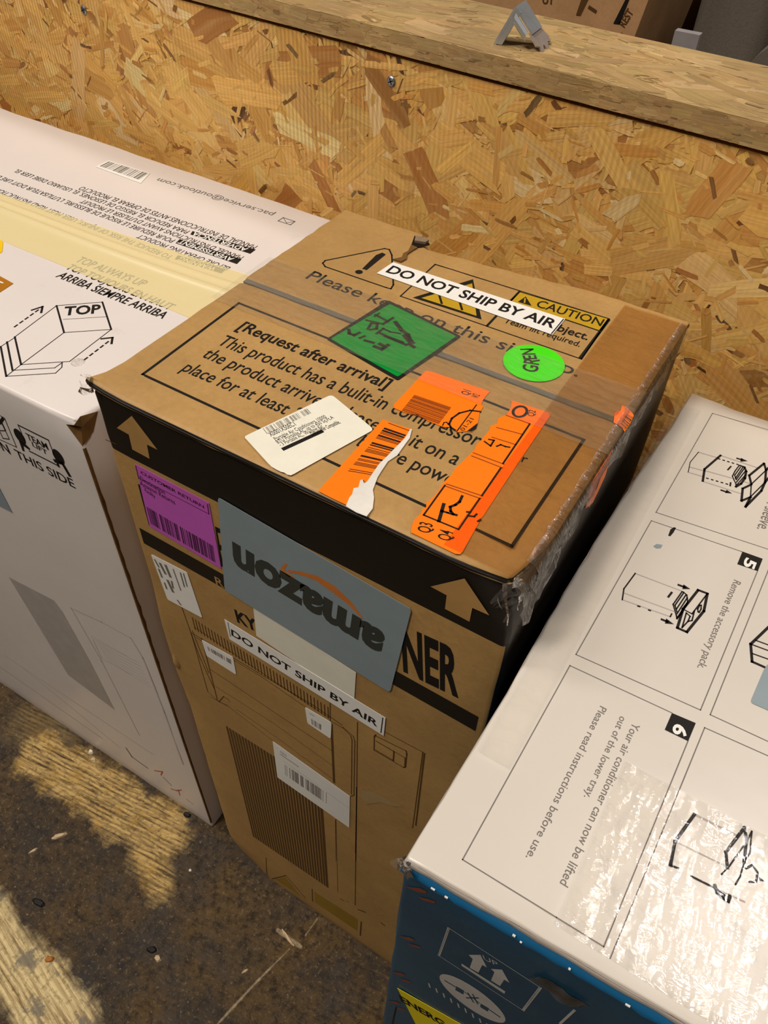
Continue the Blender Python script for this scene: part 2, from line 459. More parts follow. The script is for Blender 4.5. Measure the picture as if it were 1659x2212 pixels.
# ------------------------------------------------------------------ SETTING: floor
def floor_material():
    k = N('worn_dirty_floor'); o = k.obj()
    A = Face((0, 0, 0), (1, 0, 0), (0, 1, 0))
    nz = k.noise(9, 6, .72, o); nz2 = k.noise(36, 6, .75, o); nz3 = k.noise(130, 4, .7, o)
    base = k.mix(k.rng(nz, .36, .64), lin((44, 34, 22)), lin((98, 76, 46)))
    base = k.mix(k.rng(nz2, .42, .7, 0, .7), base, lin((38, 31, 23)))
    base = k.mix(k.rng(k.noise(4.5, 3, .6, o), .48, .66, 0, .55), base, lin((96, 72, 32)))
    base = k.mix(k.rng(nz3, .55, .68, 0, .6), base, lin((126, 104, 70)))
    base = k.mix(k.rng(k.noise(5.5, 5, .7, k.scale(o, (1, 1, 1), (0, 0, .9))), .52, .62, 0, .8), base, lin((60, 53, 47)))
    base = k.mix(k.rng(k.noise(75, 5, .8, o), .46, .62, 0, .9), base, lin((26, 21, 16)))
    base = k.mix(k.rng(k.noise(210, 3, .7, o), .60, .72, 0, .75), base, lin((146, 124, 88)))
    sep = k.n('ShaderNodeSeparateXYZ'); k.l(o, sep.inputs[0])
    def seg_mask(pa, pb, w, soft, wob=.05):
        a = A.uv(pa); b = A.uv(pb); d = b - a; L = d.length; d.normalize(); e = Vector((-d.y, d.x))
        px = k.math('SUBTRACT', sep.outputs[0], a.x); py = k.math('SUBTRACT', sep.outputs[1], a.y)
        t = k.math('ADD', k.math('MULTIPLY', px, d.x), k.math('MULTIPLY', py, d.y))
        s = k.math('ADD', k.math('MULTIPLY', px, e.x), k.math('MULTIPLY', py, e.y))
        t2 = k.math('SUBTRACT', k.math('ABSOLUTE', k.math('SUBTRACT', t, L / 2)), L / 2)
        t2 = k.math('MAXIMUM', t2, 0)
        dist = k.math('SQRT', k.math('ADD', k.math('MULTIPLY', t2, t2), k.math('MULTIPLY', s, s)))
        dn = k.math('ADD', dist, k.math('MULTIPLY', k.math('SUBTRACT', k.noise(14, 5, .75, o), .5), wob * 2))
        return k.rng(dn, w + soft, w - soft), s, t
    def stripes(pa, pb, freq, dis):
        """fine ridges running from pa towards pb"""
        a = A.uv(pa); b = A.uv(pb); d = (b - a).normalized(); e = Vector((-d.y, d.x))
        s = k.math('ADD', k.math('MULTIPLY', sep.outputs[0], e.x), k.math('MULTIPLY', sep.outputs[1], e.y))
        t = k.math('ADD', k.math('MULTIPLY', sep.outputs[0], d.x), k.math('MULTIPLY', sep.outputs[1], d.y))
        cb = k.n('ShaderNodeCombineXYZ')
        k.l(k.math('MULTIPLY', s, freq), cb.inputs[0]); k.l(k.math('MULTIPLY', t, freq * dis), cb.inputs[1])
        f = k.noise(1.0, 5, .75, cb.outputs[0], .8)
        ph = k.math('ADD', k.math('MULTIPLY', s, freq * 5.2), k.math('MULTIPLY', k.noise(11, 3, .6, o), 7))
        sn = k.math('MULTIPLY_ADD', k.math('SINE', ph), .5, .5)
        return k.math('ADD', k.math('MULTIPLY', f, .90), k.math('MULTIPLY', sn, .10))
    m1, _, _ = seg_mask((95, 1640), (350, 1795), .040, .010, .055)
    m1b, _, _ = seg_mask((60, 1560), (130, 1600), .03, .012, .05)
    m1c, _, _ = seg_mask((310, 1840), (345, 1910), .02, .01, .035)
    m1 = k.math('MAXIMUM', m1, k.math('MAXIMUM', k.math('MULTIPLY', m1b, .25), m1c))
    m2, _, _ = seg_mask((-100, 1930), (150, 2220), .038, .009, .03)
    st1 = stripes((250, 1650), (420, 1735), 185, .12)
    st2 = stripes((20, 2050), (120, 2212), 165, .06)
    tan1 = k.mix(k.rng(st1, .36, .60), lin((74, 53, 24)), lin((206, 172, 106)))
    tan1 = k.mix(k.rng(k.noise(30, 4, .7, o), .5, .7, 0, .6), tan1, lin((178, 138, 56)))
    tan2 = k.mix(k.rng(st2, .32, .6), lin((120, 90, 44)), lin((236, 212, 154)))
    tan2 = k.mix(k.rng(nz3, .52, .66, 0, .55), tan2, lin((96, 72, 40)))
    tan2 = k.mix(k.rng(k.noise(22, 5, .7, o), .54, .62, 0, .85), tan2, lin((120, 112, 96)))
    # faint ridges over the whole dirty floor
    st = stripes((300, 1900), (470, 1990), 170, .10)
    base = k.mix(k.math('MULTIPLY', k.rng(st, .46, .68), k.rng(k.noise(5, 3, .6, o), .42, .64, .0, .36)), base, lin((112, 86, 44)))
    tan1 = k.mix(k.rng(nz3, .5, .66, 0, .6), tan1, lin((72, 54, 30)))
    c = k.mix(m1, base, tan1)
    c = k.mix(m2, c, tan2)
    # long pale scratch
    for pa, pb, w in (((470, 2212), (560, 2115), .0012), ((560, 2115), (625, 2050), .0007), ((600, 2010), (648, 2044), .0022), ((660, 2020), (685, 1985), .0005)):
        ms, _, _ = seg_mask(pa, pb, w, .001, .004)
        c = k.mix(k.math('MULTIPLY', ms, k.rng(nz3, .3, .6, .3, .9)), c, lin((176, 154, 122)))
    k.base(c, k.rng(nz, .3, .7, .55, .85), .3)
    hh = k.math('ADD', k.math('MULTIPLY', nz2, .8), k.math('ADD', k.math('MULTIPLY', st1, k.math('MULTIPLY', m1, .5)), k.math('MULTIPLY', st2, k.math('MULTIPLY', m2, .5))))
    k.bump(hh, .5, .003)
    return k.m
V, F = [], []
box(V, F, (-4, -3, -.05), (4, 5, 0))
fo = mesh_obj('floor', V, F, floor_material()); tag(fo, kind='structure')

# ------------------------------------------------------------------ SETTING: strand board wall and cap
WA = Vector((-.26, .43, 0)); WB = Vector((.319, .39, 0))
WU = (WB - WA).normalized(); WN = WU.cross(Vector((0, 0, 1)))          # WN points to the boxes
WALL_TOP = .9665
def strands(verts, faces, cols, uvs, o, u, v, n, U, Vv, count, palette, spread, size, seed, lift=.0011, keep=None):
    r = random.Random(seed)
    for i in range(count):
        a = r.uniform(*U); b = r.uniform(*Vv)
        big = r.random()
        if big < .16: L, w = r.uniform(.05, .11) * size, r.uniform(.014, .032) * size
        elif big < .42: L, w = r.uniform(.025, .065) * size, r.uniform(.006, .016) * size
        else: L, w = r.uniform(.005, .024) * size, r.uniform(.0014, .006) * size
        ang = r.gauss(0, spread)
        ca, sa = math.cos(ang), math.sin(ang)
        k = 4
        top = [(-L / 2 + r.uniform(-.1, .12) * w, w * r.uniform(.3, .5))] + [(-L / 2 + L * (j + r.uniform(.2, .8)) / k, w * r.uniform(.40, .52)) for j in range(k)] + [(L / 2 + r.uniform(-.5, .7) * w, w * r.uniform(.0, .5))]
        bot = [(L / 2 + r.uniform(-.5, .4) * w, -w * r.uniform(.1, .5))] + [(L / 2 - L * (j + r.uniform(.2, .8)) / k, -w * r.uniform(.40, .52)) for j in range(k)] + [(-L / 2 + r.uniform(-.4, .4) * w, -w * r.uniform(.2, .5))]
        pts = top + bot
        hgt = r.uniform(.00005, lift) if L > .03 * size else r.uniform(lift * .5, lift * 1.1)
        x = r.random(); acc = 0
        for pr, c in palette:
            acc += pr
            if x <= acc: break
        if L > .03 * size and sum(c) < 300: c = palette[0][1]
        j = r.uniform(.93, 1.05); c = lin(tuple(min(255, max(0, q * j + r.uniform(-4, 4))) for q in c))
        base = len(verts); ok = True; nv = []
        for (px, py) in pts:
            A = a + px * ca - py * sa; B = b + px * sa + py * ca
            A = min(max(A, U[0]), U[1]); B = min(max(B, Vv[0]), Vv[1])
            nv.append(o + u * A + v * B + n * hgt)
        verts += nv; faces.append(tuple(range(base, base + len(pts))))
        cols.append((c, len(pts))); ou, ov = r.random() * 9, r.random() * 9
        uvs += [(px + ou, py + ov) for px, py in pts]
def board(name, V, F, strand_args, mat, basecol):
    verts = list(V); faces = list(F); cols = [(lin(basecol), len(f)) for f in F]; uvs = []
    for f in F: uvs += [(verts[i].x * 1.0 + verts[i].y, verts[i].z + verts[i].y * .3) for i in f]
    for sa in strand_args: strands(verts, faces, cols, uvs, **sa)
    me = bpy.data.meshes.new(name); me.from_pydata([tuple(v) for v in verts], [], faces)
    at = me.color_attributes.new('Col', 'FLOAT_COLOR', 'CORNER'); flat = []
    for c, n in cols: flat += list(c) * n
    at.data.foreach_set('color', flat)
    uvl = me.uv_layers.new(name='UVMap'); uvl.data.foreach_set('uv', [x for p in uvs for x in p])
    me.materials.append(mat); me.update()
    return link(name, me)
PAL = [(.36, (240, 190, 104)), (.22, (232, 178, 92)), (.12, (246, 204, 126)), (.12, (216, 156, 76)), (.04, (250, 218, 152)), (.06, (176, 118, 54)), (.05, (116, 72, 32)), (.03, (66, 46, 26))]
def wbox(V, F, u0, u1, d0, d1, z0, z1):
    """box in wall axes: u along the wall, d away from the boxes"""
    i = len(V)
    for z in (z0, z1):
        for (uu, dd) in ((u0, d0), (u1, d0), (u1, d1), (u0, d1)):
            p = WA + WU * uu - WN * dd; V.append(Vector((p.x, p.y, z)))
    F += [(i, i + 3, i + 2, i + 1), (i + 4, i + 5, i + 6, i + 7), (i, i + 1, i + 5, i + 4), (i + 1, i + 2, i + 6, i + 5), (i + 2, i + 3, i + 7, i + 6), (i + 3, i, i + 4, i + 7)]
Z3 = Vector((0, 0, 1))
V, F = [], []
wbox(V, F, -1.9, 2.0, 0, .012, 0, WALL_TOP)
wall = board('wall_back', V, F, [dict(o=WA, u=WU, v=Z3, n=WN, U=(-1.0, 1.5), Vv=(.50, WALL_TOP), count=22000, palette=PAL, spread=.75, size=1.0, seed=3)],
             osb('strand_board', .5), (200, 150, 76))
tag(wall, kind='structure')
V, F = [], []
wbox(V, F, -1.9, 2.0, .016, .104, 0, WALL_TOP - .001)                         # studs core behind the panel
core = mesh_obj('wall_core', V, F, plain('framing_timber', (150, 112, 62), .7)); tag(core, kind='structure')
CAP0, CAP1 = WALL_TOP + .0035, .9875
PALC = [(.40, (188, 156, 102)), (.28, (181, 149, 96)), (.16, (196, 164, 110)), (.08, (170, 138, 88)), (.03, (210, 180, 126)), (.03, (140, 110, 66)), (.02, (116, 90, 54))]
V, F = [], []
wbox(V, F, -1.9, 2.0, -.0035, .126, CAP0, CAP1)
cap0 = WA + Vector((0, 0, CAP1)); capf = WA + WN * .0035
cap = board('trim_1', V, F, [dict(o=cap0, u=WU, v=-WN, n=Z3, U=(-1.0, 1.5), Vv=(-.003, .1255), count=7500, palette=PALC, spread=.28, size=.8, seed=11, lift=.0004),
                             dict(o=capf, u=WU, v=Z3, n=WN, U=(-1.0, 1.5), Vv=(CAP0, CAP1), count=5000, palette=PALC, spread=.06, size=.30, seed=12, lift=.0003)],
            osb('weathered_strand_board', 0, .5, .75), (176, 140, 84))
tag(cap, kind='structure')

# screws driven into the wall panel
WALLF = Face(WA, WU, Z3)
M_zinc = plain('zinc', (150, 156, 164), .32, .5, .9, .1)
def screw(px, label):
    a = WALLF.uv(px); c = WALLF.pt(a, .0012)
    o = thing('screw', label, 'screw', c, 'screws in the strand board wall')
    V, F = [], []; n = 20
    rings = [(.0046, .0), (.0046, .0006), (.0036, .0014)]
    for rr, h in rings:
        V += [c + WU * rr * math.cos(6.2832 * i / n) + Z3 * rr * math.sin(6.2832 * i / n) + WN * h for i in range(n)]
    for k in range(2):
        for i in range(n): F.append((k * n + i, k * n + (i + 1) % n, (k + 1) * n + (i + 1) % n, (k + 1) * n + i))
    F.append(tuple(range(2 * n, 3 * n)))
    mesh_obj('screw_head', V, F, M_zinc, o)
    A = Art(Face(c, WU, Z3), .00155)
    A.line([(-.0022, -.001), (.0022, .001)], .0009, False, False); A.line([(.001, -.0022), (-.001, .0022)], .0009, False, False)
    A.make('drive_recess', M_dark, o)
screw((847, 175), 'zinc screw head in the strand board below the long gap, mid wall')
screw((183, 21), 'zinc screw head in the strand board near the top left corner')

# ------------------------------------------------------------------ BROWN CARTON
BW, BD, BH = .318, .306, .87
FZ = .8128                                           # lower edge of the black band
brown = thing('cardboard_box', 'tall brown cardboard box with torn orange labels and black top band', 'box', (BW / 2, BD / 2, 0))
YS = None
CT = Face((0, 0, BH), (1, 0, 0), (0, 1, 0))
CF = Face((0, 0, 0), (1, 0, 0), (0, 0, 1))
CR = Face((BW, 0, 0), (0, 1, 0), (0, 0, 1))
YS = CT.uv((760, 690)).y                             # line where the two top flaps meet
def pick_body(c, n, W, D, H): return 1 if (c.z > FZ and n[2] <= 0 and n[1] <= 0) or (n[0] > .5 and c.z > .55) else 0  # right side stays black below the band, standing in for its shadow
def dent_body(p, W, D, H):
    dx = dy = dz = 0.0
    d = (Vector((p.x - W, p.y, p.z - H))).length                # crushed front right corner
    if d < .04: f = (1 - d / .04) ** 1.5; dx -= .012 * f; dy += .010 * f; dz -= .006 * f
    d = (Vector((p.x, p.y, p.z))).length                        # crumpled lower left corner
    if d < .07: f = (1 - d / .07); dx += .022 * f; dz += .0 * f; dy += .008 * f
    if p.y > D - .06 and p.z > H - .09 and .085 < p.x < .235:
        f = (p.y - (D - .06)) / .06 * min(1, (p.z - (H - .09)) / .07)
        dy -= .019 * f * min(1, (p.x - .085) / .006) * (1 - max(0, p.x - .10) / .135) ** .8
    if p.x < .004 and .45 < p.z < .66:                          # bulge on the left side edge
        f = math.sin((p.z - .45) / .21 * math.pi); dx -= .006 * f * max(0, 1 - p.y / .1)
    return dx, dy, dz
crate('body', [(0, 0), (BW, 0), (BW, BD), (0, BD)], 0, BH - .004, .004, [M_kraft, M_band_shade_ink], brown, pick_body, dent_body, 1, (FZ,), .0012, .02)
def pick_flap(c, n, W, D, H): return 1 if (n[1] < -.5 or n[0] > .5) else 0
def dent_front(p, W, D, H):
    d = Vector((p.x - W, p.y, 0)).length; dx = dy = dz = 0
    if d < .045: f = (1 - d / .045) ** 1.5; dx -= .010 * f; dy += .009 * f; dz -= .007 * f
    d = Vector((p.x, p.y, 0)).length
    if d < .03: f = (1 - d / .03) ** 1.5; dx -= .004 * f; dz += .004 * f
    return dx, dy, dz
crate('flap', [(-.0008, -.0012), (BW + .0006, -.0012), (BW + .0006, YS - .0018), (-.0008, YS - .0018)], BH - .0046, BH, .0042, [M_kraft, M_band_shade_ink], brown, pick_flap, dent_front, 2, (), .0009, .015)
def dent_back(p, W, D, H):
    dx = dy = dz = 0
    if p.y > D - .06:
        f = (p.y - (D - .06)) / .06
        if .085 < p.x < .235: dy -= .017 * f * min(1, (p.x - .085) / .006) * (1 - max(0, p.x - .10) / .135) ** .8
        if p.x < .085: dy += .004 * f
        dz -= .0012 * f * abs(noise.noise(Vector((p.x * 30, 0, 0))))
    return dx, dy, dz
def pick_flap2(c, n, W, D, H): return 1 if n[0] > .5 else 0
crate('flap', [(-.0008, YS + .0018), (BW + .0006, YS + .0018), (BW + .0006, BD), (-.0008, BD)], BH - .0046, BH, .003, [M_kraft, M_band_shade_ink], brown, pick_flap2, dent_back, 3, (), .0008, .008)

HP, HL, HT = .00016, .0005, .0012                    # heights of print, labels, tape above the board

# torn place at the back edge
def tear():
    a = Art(CT, .0012)
    a.poly(cD((1172, 178), (1200, 196), (1255, 212), (1272, 240), (1225, 250), (1165, 256), (1150, 240)), True, 0, .0006)
    a.poly(cD((1178, 196), (1230, 206), (1262, 222), (1240, 236), (1170, 226)), True, 1, .0030, .0022)
    a.poly(cD((1150, 240), (1190, 258), (1165, 272), (1125, 300), (1120, 330), (1085, 350), (1030, 332), (1062, 326), (1092, 318), (1098, 296), (1130, 280)), True, 2, .0012, .001)
    a.make('torn_edge', [M_dark, plain('torn_ply', (150, 128, 104), .85, .2, 0, .2), M_rawedge], brown, 'ragged torn board at the back edge')
tear()

# ---- printing on the top
def f_(a):
    a.line([(516, 655), (308, 809), (1106, 1180), (1261, 950)], .0021, True)
decal(CT, HP, 'text_frame', M_ink, brown, f_)
def f_(a):
    a.text('Please keep on this side up.', cD(470, 447), cE(848, 932), cD(516, 396), .004)
decal(CT, HP, 'handling_lettering', M_ink, brown, f_)
def f_(a):
    a.text('[Request after arrival]', cD(32, 772), cD(985, 1155), cD(85, 722), .018)
decal(CT, HP, 'notice_heading', M_ink, brown, f_)
decal(CT, HP, 'notice_lettering', M_ink, brown, lambda a: a.text('This product has a bulit-in compressor,', (467, 743), cF(1590, 556), (486, 722), .006))
decal(CT, HP, 'notice_lettering', M_ink, brown, lambda a: a.text('the product arrives, please set it on a', (434, 770), cF(1432, 668), (453, 749), .006))
decal(CT, HP, 'notice_lettering', M_ink, brown, lambda a: a.text('place for at least 24 hours before powe', (390, 800), cF(1400, 800), (409, 779), .006))
decal(CT, HP, 'notice_lettering', M_ink, brown, lambda a: a.text('r', cG(845, 645), cG(878, 655), .0075, .006))
def f_(a):
    a.line(cD((600, 335), (980, 258), (1010, 264), (1026, 300), (1036, 490), (1020, 516), (990, 508), (600, 374), (584, 352)), .0013, True)
    a.poly(cD((925, 300), (965, 284), (988, 296), (866, 396), (836, 388)))
    a.disc(cD(816, 408), .0031)
decal(CT, HP, 'warning_triangle', M_ink, brown, f_)
def f_(a):
    a.line([(940, 571), (865, 640), (1256, 776), (1316, 689)], .0011, True)
    a.line([cE(1050, 568), cE(870, 808)], .0024)
    a.line([cE(480, 385), cE(272, 605)], .0019)
    a.poly(cD((1545, 455), (1160, 572), (1600, 712)), True, 0)
    a.poly(cD((1540, 482), (1215, 575), (1568, 690)), True, 1, HP + .0001)
    a.h = HP + .0002
    for q in (((1330, 560), (1345, 610)), ((1460, 600), (1475, 650)), ((1400, 540), (1500, 560)), ((1480, 520), (1500, 600))): a.line(cD(*q), .0018)
    a.h = HP
    a.poly(cE((482, 388), (1056, 562), (1000, 640), (418, 446)), True, 1)
    a.h = HP + .0001
    a.line(cE((482, 388), (1056, 562)), .0009); a.line(cE((1000, 640), (418, 446)), .0012)
    a.poly(cE((470, 452), (520, 418), (558, 478)))
    a.text('CAUTION', cE(580, 480), cE(1000, 608), cE(615, 442), .012)
    a.text('Heavy object.', cE(420, 540), cE(912, 697), cE(455, 505), .016)
    a.text('Team lift required.', cE(376, 582), cE(862, 740), cE(402, 555), .006)
decal(CT, HP, 'caution_panel', [M_ink, M_yellow], brown, f_, 'printed caution panel with yellow heading')
decal(CT, HP + .0003, 'caution_mark', M_yellow, brown, lambda a: a.line(cE((516, 432), (512, 458)), .0012))

# gap between the flaps under the tape
V, F = [], []
box(V, F, (.002, YS - .0024, BH - .006), (BW - .002, YS + .0024, BH - .0007))
mesh_obj('flap_gap', V, F, plain('grey_gap', (112, 104, 92), .8), brown)

# ---- labels on the top
lb = sticker(CT, HL + .0003, 'air_label', [cD(1035, 350), cE(772, 565), cE(690, 666), cD(930, 420)], M_paper, brown, 'white strip label reading do not ship by air')
def f_(a):
    a.text('DO NOT SHIP BY AIR', cD(985, 412), cE(692, 626), cD(1030, 372), .022); a.line(cE((760, 568), (684, 660)), .0009)
decal(CT, HL + .0004, 'lettering', M_ink, lb, f_)

lb = sticker(CT, HL, 'green_label', rounded(z1((795, 50), (1640, 470), (905, 980), (80, 500)), 5), M_ink, brown, 'green square label with black border')
decal(CT, HL + .0001, 'green_field', M_greenl, lb, lambda a: a.poly(rounded(z1((815, 95), (1580, 470), (905, 938), (130, 500)), 4)), 'green field')
def f_(a):
    for pts, w in (([(650, 225), (790, 300)], .0022), ([(735, 330), (850, 258)], .0022), ([(690, 205), (640, 240)], .0016), ([(545, 285), (740, 330)], .0018), ([(560, 385), (600, 320), (670, 330), (660, 385), (590, 395)], .0022),
                   ([(340, 395), (345, 440), (400, 460), (460, 430)], .0026), ([(470, 490), (520, 470)], .0022), ([(530, 520), (620, 545)], .0026), ([(640, 590), (720, 620), (790, 575)], .0032), ([(700, 560), (760, 590)], .003),
                   ([(880, 310), (950, 400), (1020, 450), (1050, 520)], .0034), ([(1000, 470), (1060, 540)], .005), ([(1040, 560), (1090, 595)], .003), ([(740, 385), (820, 420), (930, 440)], .0018), ([(690, 430), (800, 480), (960, 540)], .0024), ([(760, 470), (880, 520), (1000, 570)], .0024), ([(660, 440), (740, 380)], .002)):
        a.line(z1(*pts), w)
decal(CT, HL + .0002, 'lettering', M_ink, lb, f_)

a = Art(CT, HL + .0004)
bp = [CT.uv(p) for p in z2((130, 430), (600, 175), (1000, 260), (1255, 560), (1130, 770), (780, 835), (400, 750), (200, 600))]
cc = Vector((sum(p.x for p in bp) / 8, sum(p.y for p in bp) / 8)); rr = sum((p - cc).length for p in bp) / 8
a.disc(cc, rr, 56, False, 0, None, .0002)
lb = a.make('round_sticker', M_greend, brown, 'round bright green sticker')
def f_(a):
    a.text('GR', z2(748, 728), z2(785, 488), z2(480, 690), .02); a.text('EN', z2(742, 482), z2(672, 292), z2(505, 470), .02)
decal(CT, HL + .0005, 'lettering', M_ink, lb, f_)

lb = sticker(CT, HL + .0006, 'address_label', rounded(z3((1085, 82), (1592, 498)), 6)[:0] + rounded(z3((1085, 82), (1592, 500), (640, 1030), (30, 590)), 9)[:10] + z3((700, 995), (640, 1030), (600, 1048), (560, 1040), (520, 1015), (480, 1005), (430, 980), (370, 945), (330, 905)) + rounded(z3((1085, 82), (1592, 500), (640, 1030), (30, 590)), 9)[15:], M_cream, brown, 'white address label with rounded corners set askew')
decal(CT, HL + .0007, 'barcode', M_grey, lb, lambda a: a.bars(z3((265, 490), (795, 250), (845, 305), (315, 555)), 46, 5, .35))
def f_(a):
    a.text('X0001X50EC1', z3(362, 588), z3(665, 450), .0042, .004)
    a.text('Portable Air Conditioners 10000', z3(420, 635), z3(1030, 360), .0034)
    a.text('BTU Portable AC up to 450 Sq.Ft.A', z3(448, 672), z3(1118, 368), .0034)
    a.text('- 3 Portable AC, Window Kit', z3(480, 704), z3(990, 475), .0034)
    a.text('Dehumidifier Compatible,', z3(860, 575), z3(1195, 425), .0036, .01)
    a.line(z3((522, 730), (960, 528)), .0030)
decal(CT, HL + .0007, 'lettering', M_ink, lb, f_)

lbA = sticker(CT, HL + .0001, 'torn_label', z4((520, 95), (580, 95), (1570, 430), (1500, 510), (1450, 580), (1430, 640), (1460, 680), (1400, 780), (1370, 960), (1330, 1040), (1280, 1090), (1180, 1080), (1040, 1095), (930, 1010), (830, 1010), (740, 985), (690, 960), (560, 910), (430, 830), (380, 800), (290, 805), (150, 760), (0, 695), (0, 650)), M_orange, brown, 'torn orange label, upper piece')
decal(CT, HL + .0002, 'barcode', plain('dark_orange_ink', (120, 52, 4), .5), lbA, lambda a: a.bars([z4(340, 485), z4(128, 745), z4(735, 965), z4(940, 690)], 30, 8, .5))
def f_(a):
    a.line(z4((800, 985), (820, 940), (865, 932), (890, 970)), .0008)
    a.line(z4((930, 1015), (905, 960), (950, 870), (1070, 785), (1250, 740), (1410, 760)), .0014); a.line(z4((930, 1015), (1000, 1060)), .0014)
    a.line(z4((1350, 650), (1030, 1080)), .0008)
    a.poly(z4((1370, 945), (1345, 1035), (1275, 1085), (1195, 1078)))
    a.text('Q1', z4(1215, 500), z4(1262, 430), .0055, .01); a.text('W2', z4(1370, 550), z4(1410, 495), .005, .01)
    a.text('01-21', z4(1140, 1080), z4(1310, 885), .003, .005)
decal(CT, HL + .0002, 'lettering', M_ink, lbA, f_)

lbB = sticker(CT, HL + .00015, 'torn_label', cF((970, 376), (1010, 395), (1150, 440), (1120, 500), (1040, 590), (960, 660), (890, 740), (870, 785), (845, 765), (800, 850), (735, 925), (650, 885), (555, 836)), M_orange, brown, 'torn orange label, left piece with barcode')
decal(CT, HL + .00025, 'barcode', M_ink, lbB, lambda a: a.bars([cF(1005, 400), cF(735, 720), cF(905, 748), cF(1140, 450)], 26, 21, .35))
tp = sticker(CT, HL + .0005, 'torn_backing', cF((1155, 443), (1140, 500), (1110, 540), (1060, 610), (1000, 650), (960, 710), (935, 750), (905, 830), (912, 880), (904, 950), (865, 1000), (800, 975), (732, 935), (755, 880), (772, 860), (782, 820), (812, 815), (824, 770), (838, 765), (848, 790), (868, 778), (900, 730), (945, 665), (1000, 612), (1050, 560), (1110, 500), (1145, 440)), M_torn, lbB, 'white torn paper backing', .0005)

lbC = sticker(CT, HL + .0001, 'torn_label', cG((785, 256), (1022, 333), (1032, 350), (1024, 365), (830, 650), (600, 1000), (582, 1015), (575, 1040), (470, 1225), (455, 1240), (425, 1238), (140, 1100), (142, 1075), (155, 1030), (200, 985), (215, 950), (238, 940), (240, 910), (285, 875), (320, 830), (350, 780), (400, 730), (425, 690), (480, 640), (520, 600), (545, 575), (560, 540), (590, 510), (640, 450), (650, 420), (690, 405), (700, 370), (755, 345), (780, 300)), M_orange, brown, 'torn orange label, right piece with handwriting')
M_dkor = plain('red_brown_ink', (150, 62, 10), .5)
def f_(a):
    a.line(cG((900, 408), (730, 660)), .0012); a.line(cG((715, 690), (595, 865)), .0012)
    a.line(cG((580, 885), (445, 1082), (222, 990), (358, 800)), .0011)
    a.text('Q3', cG(262, 1110), cG(282, 1050), .0075, .01); a.text('Q4', cG(392, 1160), cG(412, 1100), .0075, .01)
    a.text('Q2', cG(925, 362), cG(940, 325), .0045, .01)
    a.line(cG((468, 870), (452, 905), (425, 925), (392, 938), (395, 965), (412, 985), (430, 990)), .0017)
    a.line(cG((350, 922), (338, 965), (320, 1028)), .0021); a.line(cG((340, 965), (375, 975), (405, 985)), .0014)
    a.ring(cG(838, 328), .0042, .0018, 20, True, 0, .0058)
    a.line(cG((612, 520), (650, 548), (672, 512), (640, 506)), .0012); a.line(cG((690, 550), (715, 540), (745, 552), (770, 556)), .0012)
    a.line(cG((500, 970), (520, 972)), .0013); a.line(cG((505, 995), (545, 1000), (560, 985)), .0013); a.line(cG((570, 1030), (585, 1020)), .0013)
decal(CT, HL + .0002, 'lettering', M_ink, lbC, f_)
for q in (((750, 352), (900, 405)), ((690, 430), (850, 473)), ((660, 492), (812, 540)), ((540, 592), (735, 665)), ((530, 612), (725, 688)), ((370, 792), (598, 868)), ((362, 805), (585, 885))): decal(CT, HL + .0002, 'ruled_line', M_dkor, lbC, lambda a: a.line(cG(*q), .0008))

# little orange scrap folded over the right edge
lbD = sticker(CT, HL + .0003, 'torn_label', cX((278, 1055), (330, 1035), (345, 985), (400, 1010), (452, 1075), (430, 1130), (370, 1225), (345, 1180), (270, 1142)), M_orange, brown, 'small orange scrap folded over the right edge')
decal(CT, HL + .0004, 'barcode', M_ink, lbD, lambda a: a.bars([cX(385, 1060), cX(330, 1165), cX(375, 1215), cX(445, 1100)], 12, 4, .5))
sticker(CR, .0009, 'side_scrap', [(.098, .868), (.135, .868), (.140, .840), (.125, .828), (.105, .84)], M_orange, lbD, None, .0003, False)

# ---- tape on the top
def tape_strip(name, face, x0, x1, y0, y1, h, mat, parent, amp=.0006, nx=60, ny=10, seed=1, ragged=0.0, label=None, drop=None):
    V, F = [], []
    for i in range(nx + 1):
        for j in range(ny + 1):
            s, t = i / nx, j / ny
            x = x0 + (x1 - x0) * s; y = y0 + (y1 - y0) * t
            if ragged and i in (0, nx): x += ragged * noise.noise(Vector((y * 300, seed, i)))
            hh = h + amp * max(0, noise.noise(Vector((x * 55, y * 55, seed))) + .2)
            p = face.pt((x, y), hh)
            if drop: p = p + Vector(drop(x, y))
            V.append(p)
    for i in range(nx):
        for j in range(ny):
            a = i * (ny + 1) + j; F.append((a, a + ny + 1, a + ny + 2, a + 1))
    return mesh_obj(name, V, F, mat, parent, None, True, label)
tape_strip('sealing_tape', CT, -.001, BW + .001, YS - .038, YS + .036, HT + .0006, M_tape, brown, .0005, 70, 12, 3, 0, 'clear tape over the seam')
tape_strip('sealing_tape', CT, .268, BW + .0015, .004, .298, HT - .0005, M_tapebrown, brown, .0005, 10, 60, 5, 0, 'clear tape along the right edge')
